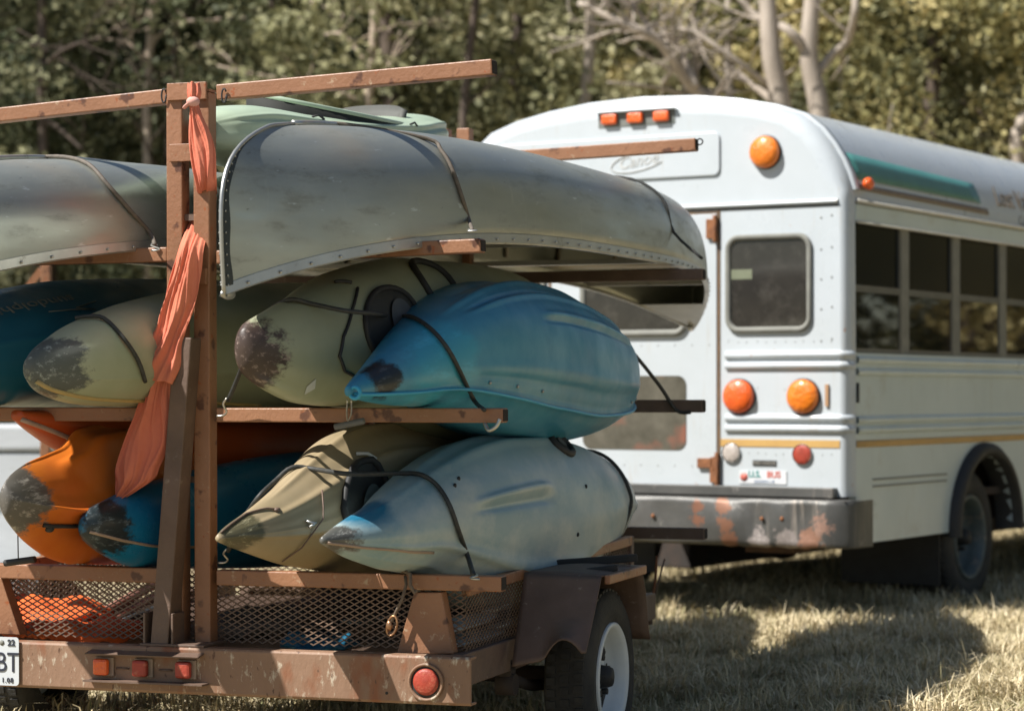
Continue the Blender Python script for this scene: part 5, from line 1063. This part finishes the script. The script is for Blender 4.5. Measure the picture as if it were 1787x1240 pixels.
soft('life_vest', 'orange life vest lying right of the other one under the paddles', 'life vest', 150, 1098, .35, .22, .16, .04, M_or, -.2, 2, group='life vests in the trailer bed')
soft('dry_bag', 'blue dry bag seen low through the rear mesh in the middle', 'bag', 560, 1122, .35, .12, .09, .035, PM('blue_bag', (.02, .16, .28, 1), None, 6, .5), .1, 4)
soft('seat_cushion', 'grey seat cushion lying behind the rear mesh below the tan kayak', 'cushion', 470, 1090, .6, .2, .15, .05, PM('grey_cushion', (.12, .10, .095, 1), (.08, .07, .065, 1), 9, .7), .3, 5)
def paddle(label, a, b, shaft, blade, r=.014):
    a, b = Vector(a), Vector(b); t = thing('paddle', label, 'paddle', a, MT, 'paddles in the trailer bed'); MB().tube([a, a.lerp(b, .5), b], r, 10).build('shaft', shaft, t)
    d = (b - a).normalized(); sd = d.cross(Vector((0, 0, 1))).normalized(); rows = []
    for i in range(9):
        u = i / 8; w = .075 * math.sin(math.pi * min(.12 + u * .8, 1)) ** .6; c = a - d * (.42 * u) + Vector((0, 0, .006 * math.sin(u * 3))); rows.append([c + sd * w * k + Vector((0, 0, -.008 * k * k)) for k in (-1, -.5, 0, .5, 1)])
    MB().grid(rows).build('blade', blade, t, solid=.006)
M_shaft = PM('aluminium_shaft', (.6, .62, .62, 1), (.45, .46, .46, 1), 9, .35, metal=.6); M_rsh = PM('reddish_shaft', (.34, .16, .12, 1), (.24, .1, .07, 1), 9, .5); M_pal = PM('pale_blade', (.62, .68, .70, 1), None, 6, .5); M_dkb = PM('dark_blade', (.03, .035, .04, 1), None, 6, .5)
paddle('paddle with a reddish shaft sloping up behind the left rear mesh', tl(170, 1075, .62), tl(275, 1016, 1.6), M_rsh, M_dkb, .018); paddle('paddle with an orange blade lying below the reddish one', tl(190, 1086, .68), tl(285, 1032, 1.6), M_rsh, M_or)
paddle('blue bladed paddle just left of the leaning brace in the bed', tl(215, 1085, .7), tl(300, 1050, 1.6), M_dkb, PM('blue_blade', (.02, .08, .13, 1), None, 6, .5))
paddle('upper aluminium paddle seen through the right side mesh', Vector((-.17, .62, .470)), Vector((-.13, 1.8, .52)), M_shaft, M_pal); paddle('lower aluminium paddle seen through the right side mesh', Vector((-.16, .66, .415)), Vector((-.12, 1.85, .44)), M_shaft, M_pal)
paddle('dark bladed paddle lying low behind the rear mesh near the right gusset', tl(600, 1088, .62), tl(720, 1080, 1.4), M_shaft, M_dkb)
# rack post of another trailer seen under the left canoe
rp = thing('rack_post', 'brown steel post with a diagonal stay beyond the left kayaks', 'post', wp(80, 685, 13) - Vector((0, 0, CAMH)), MW)
a = wp(80, 460, 13); b = Vector((a.x, 13, 0)); MB().bar(b, a, .05, .05, (0, 1, 0)).build('post', M_tr, rp, bevel=.004)
MB().bar(wp(5, 560, 13.1), wp(72, 470, 13.05), .035, .03, (0, 1, 0)).build('diagonal_stay', M_tr, rp)
# pale metal chest standing on the gravel behind the left kayaks
bx0 = wp(-260, 685, 16).x; bx1 = wp(150, 685, 16).x
ch = thing('storage_chest', 'pale grey metal storage chest on the gravel behind the orange kayak at the left edge', 'chest', ((bx0 + bx1) / 2, 16.4, 0), MW)
ch['label'] = 'pale grey metal chest on the gravel behind the orange kayak, left edge'
M_chest = PM('pale_chest_metal', (.60, .62, .63, 1), (.52, .54, .55, 1), 2.5, .5, bump=.15, bscale=12, dirt=((.42, .42, .40, 1), 7, .6, .2), stretch=(1, 1, 3))
MB().box((bx0, 16.0, .05), (bx1, 16.8, .78)).build('body', M_chest, ch, bevel=.012)
MB().box((bx0 - .015, 15.985, .80), (bx1 + .015, 16.815, .965)).build('lid', M_chest, ch, bevel=.02)
MB().box((bx0 + .01, 16.01, .775), (bx1 - .01, 16.79, .805)).build('lid_gap', M_rubber, ch)
MB().box((bx0 + .02, 15.994, .40), (bx1 - .02, 16.0, .412)).build('side_crease', M_rubber, ch)
#@@END
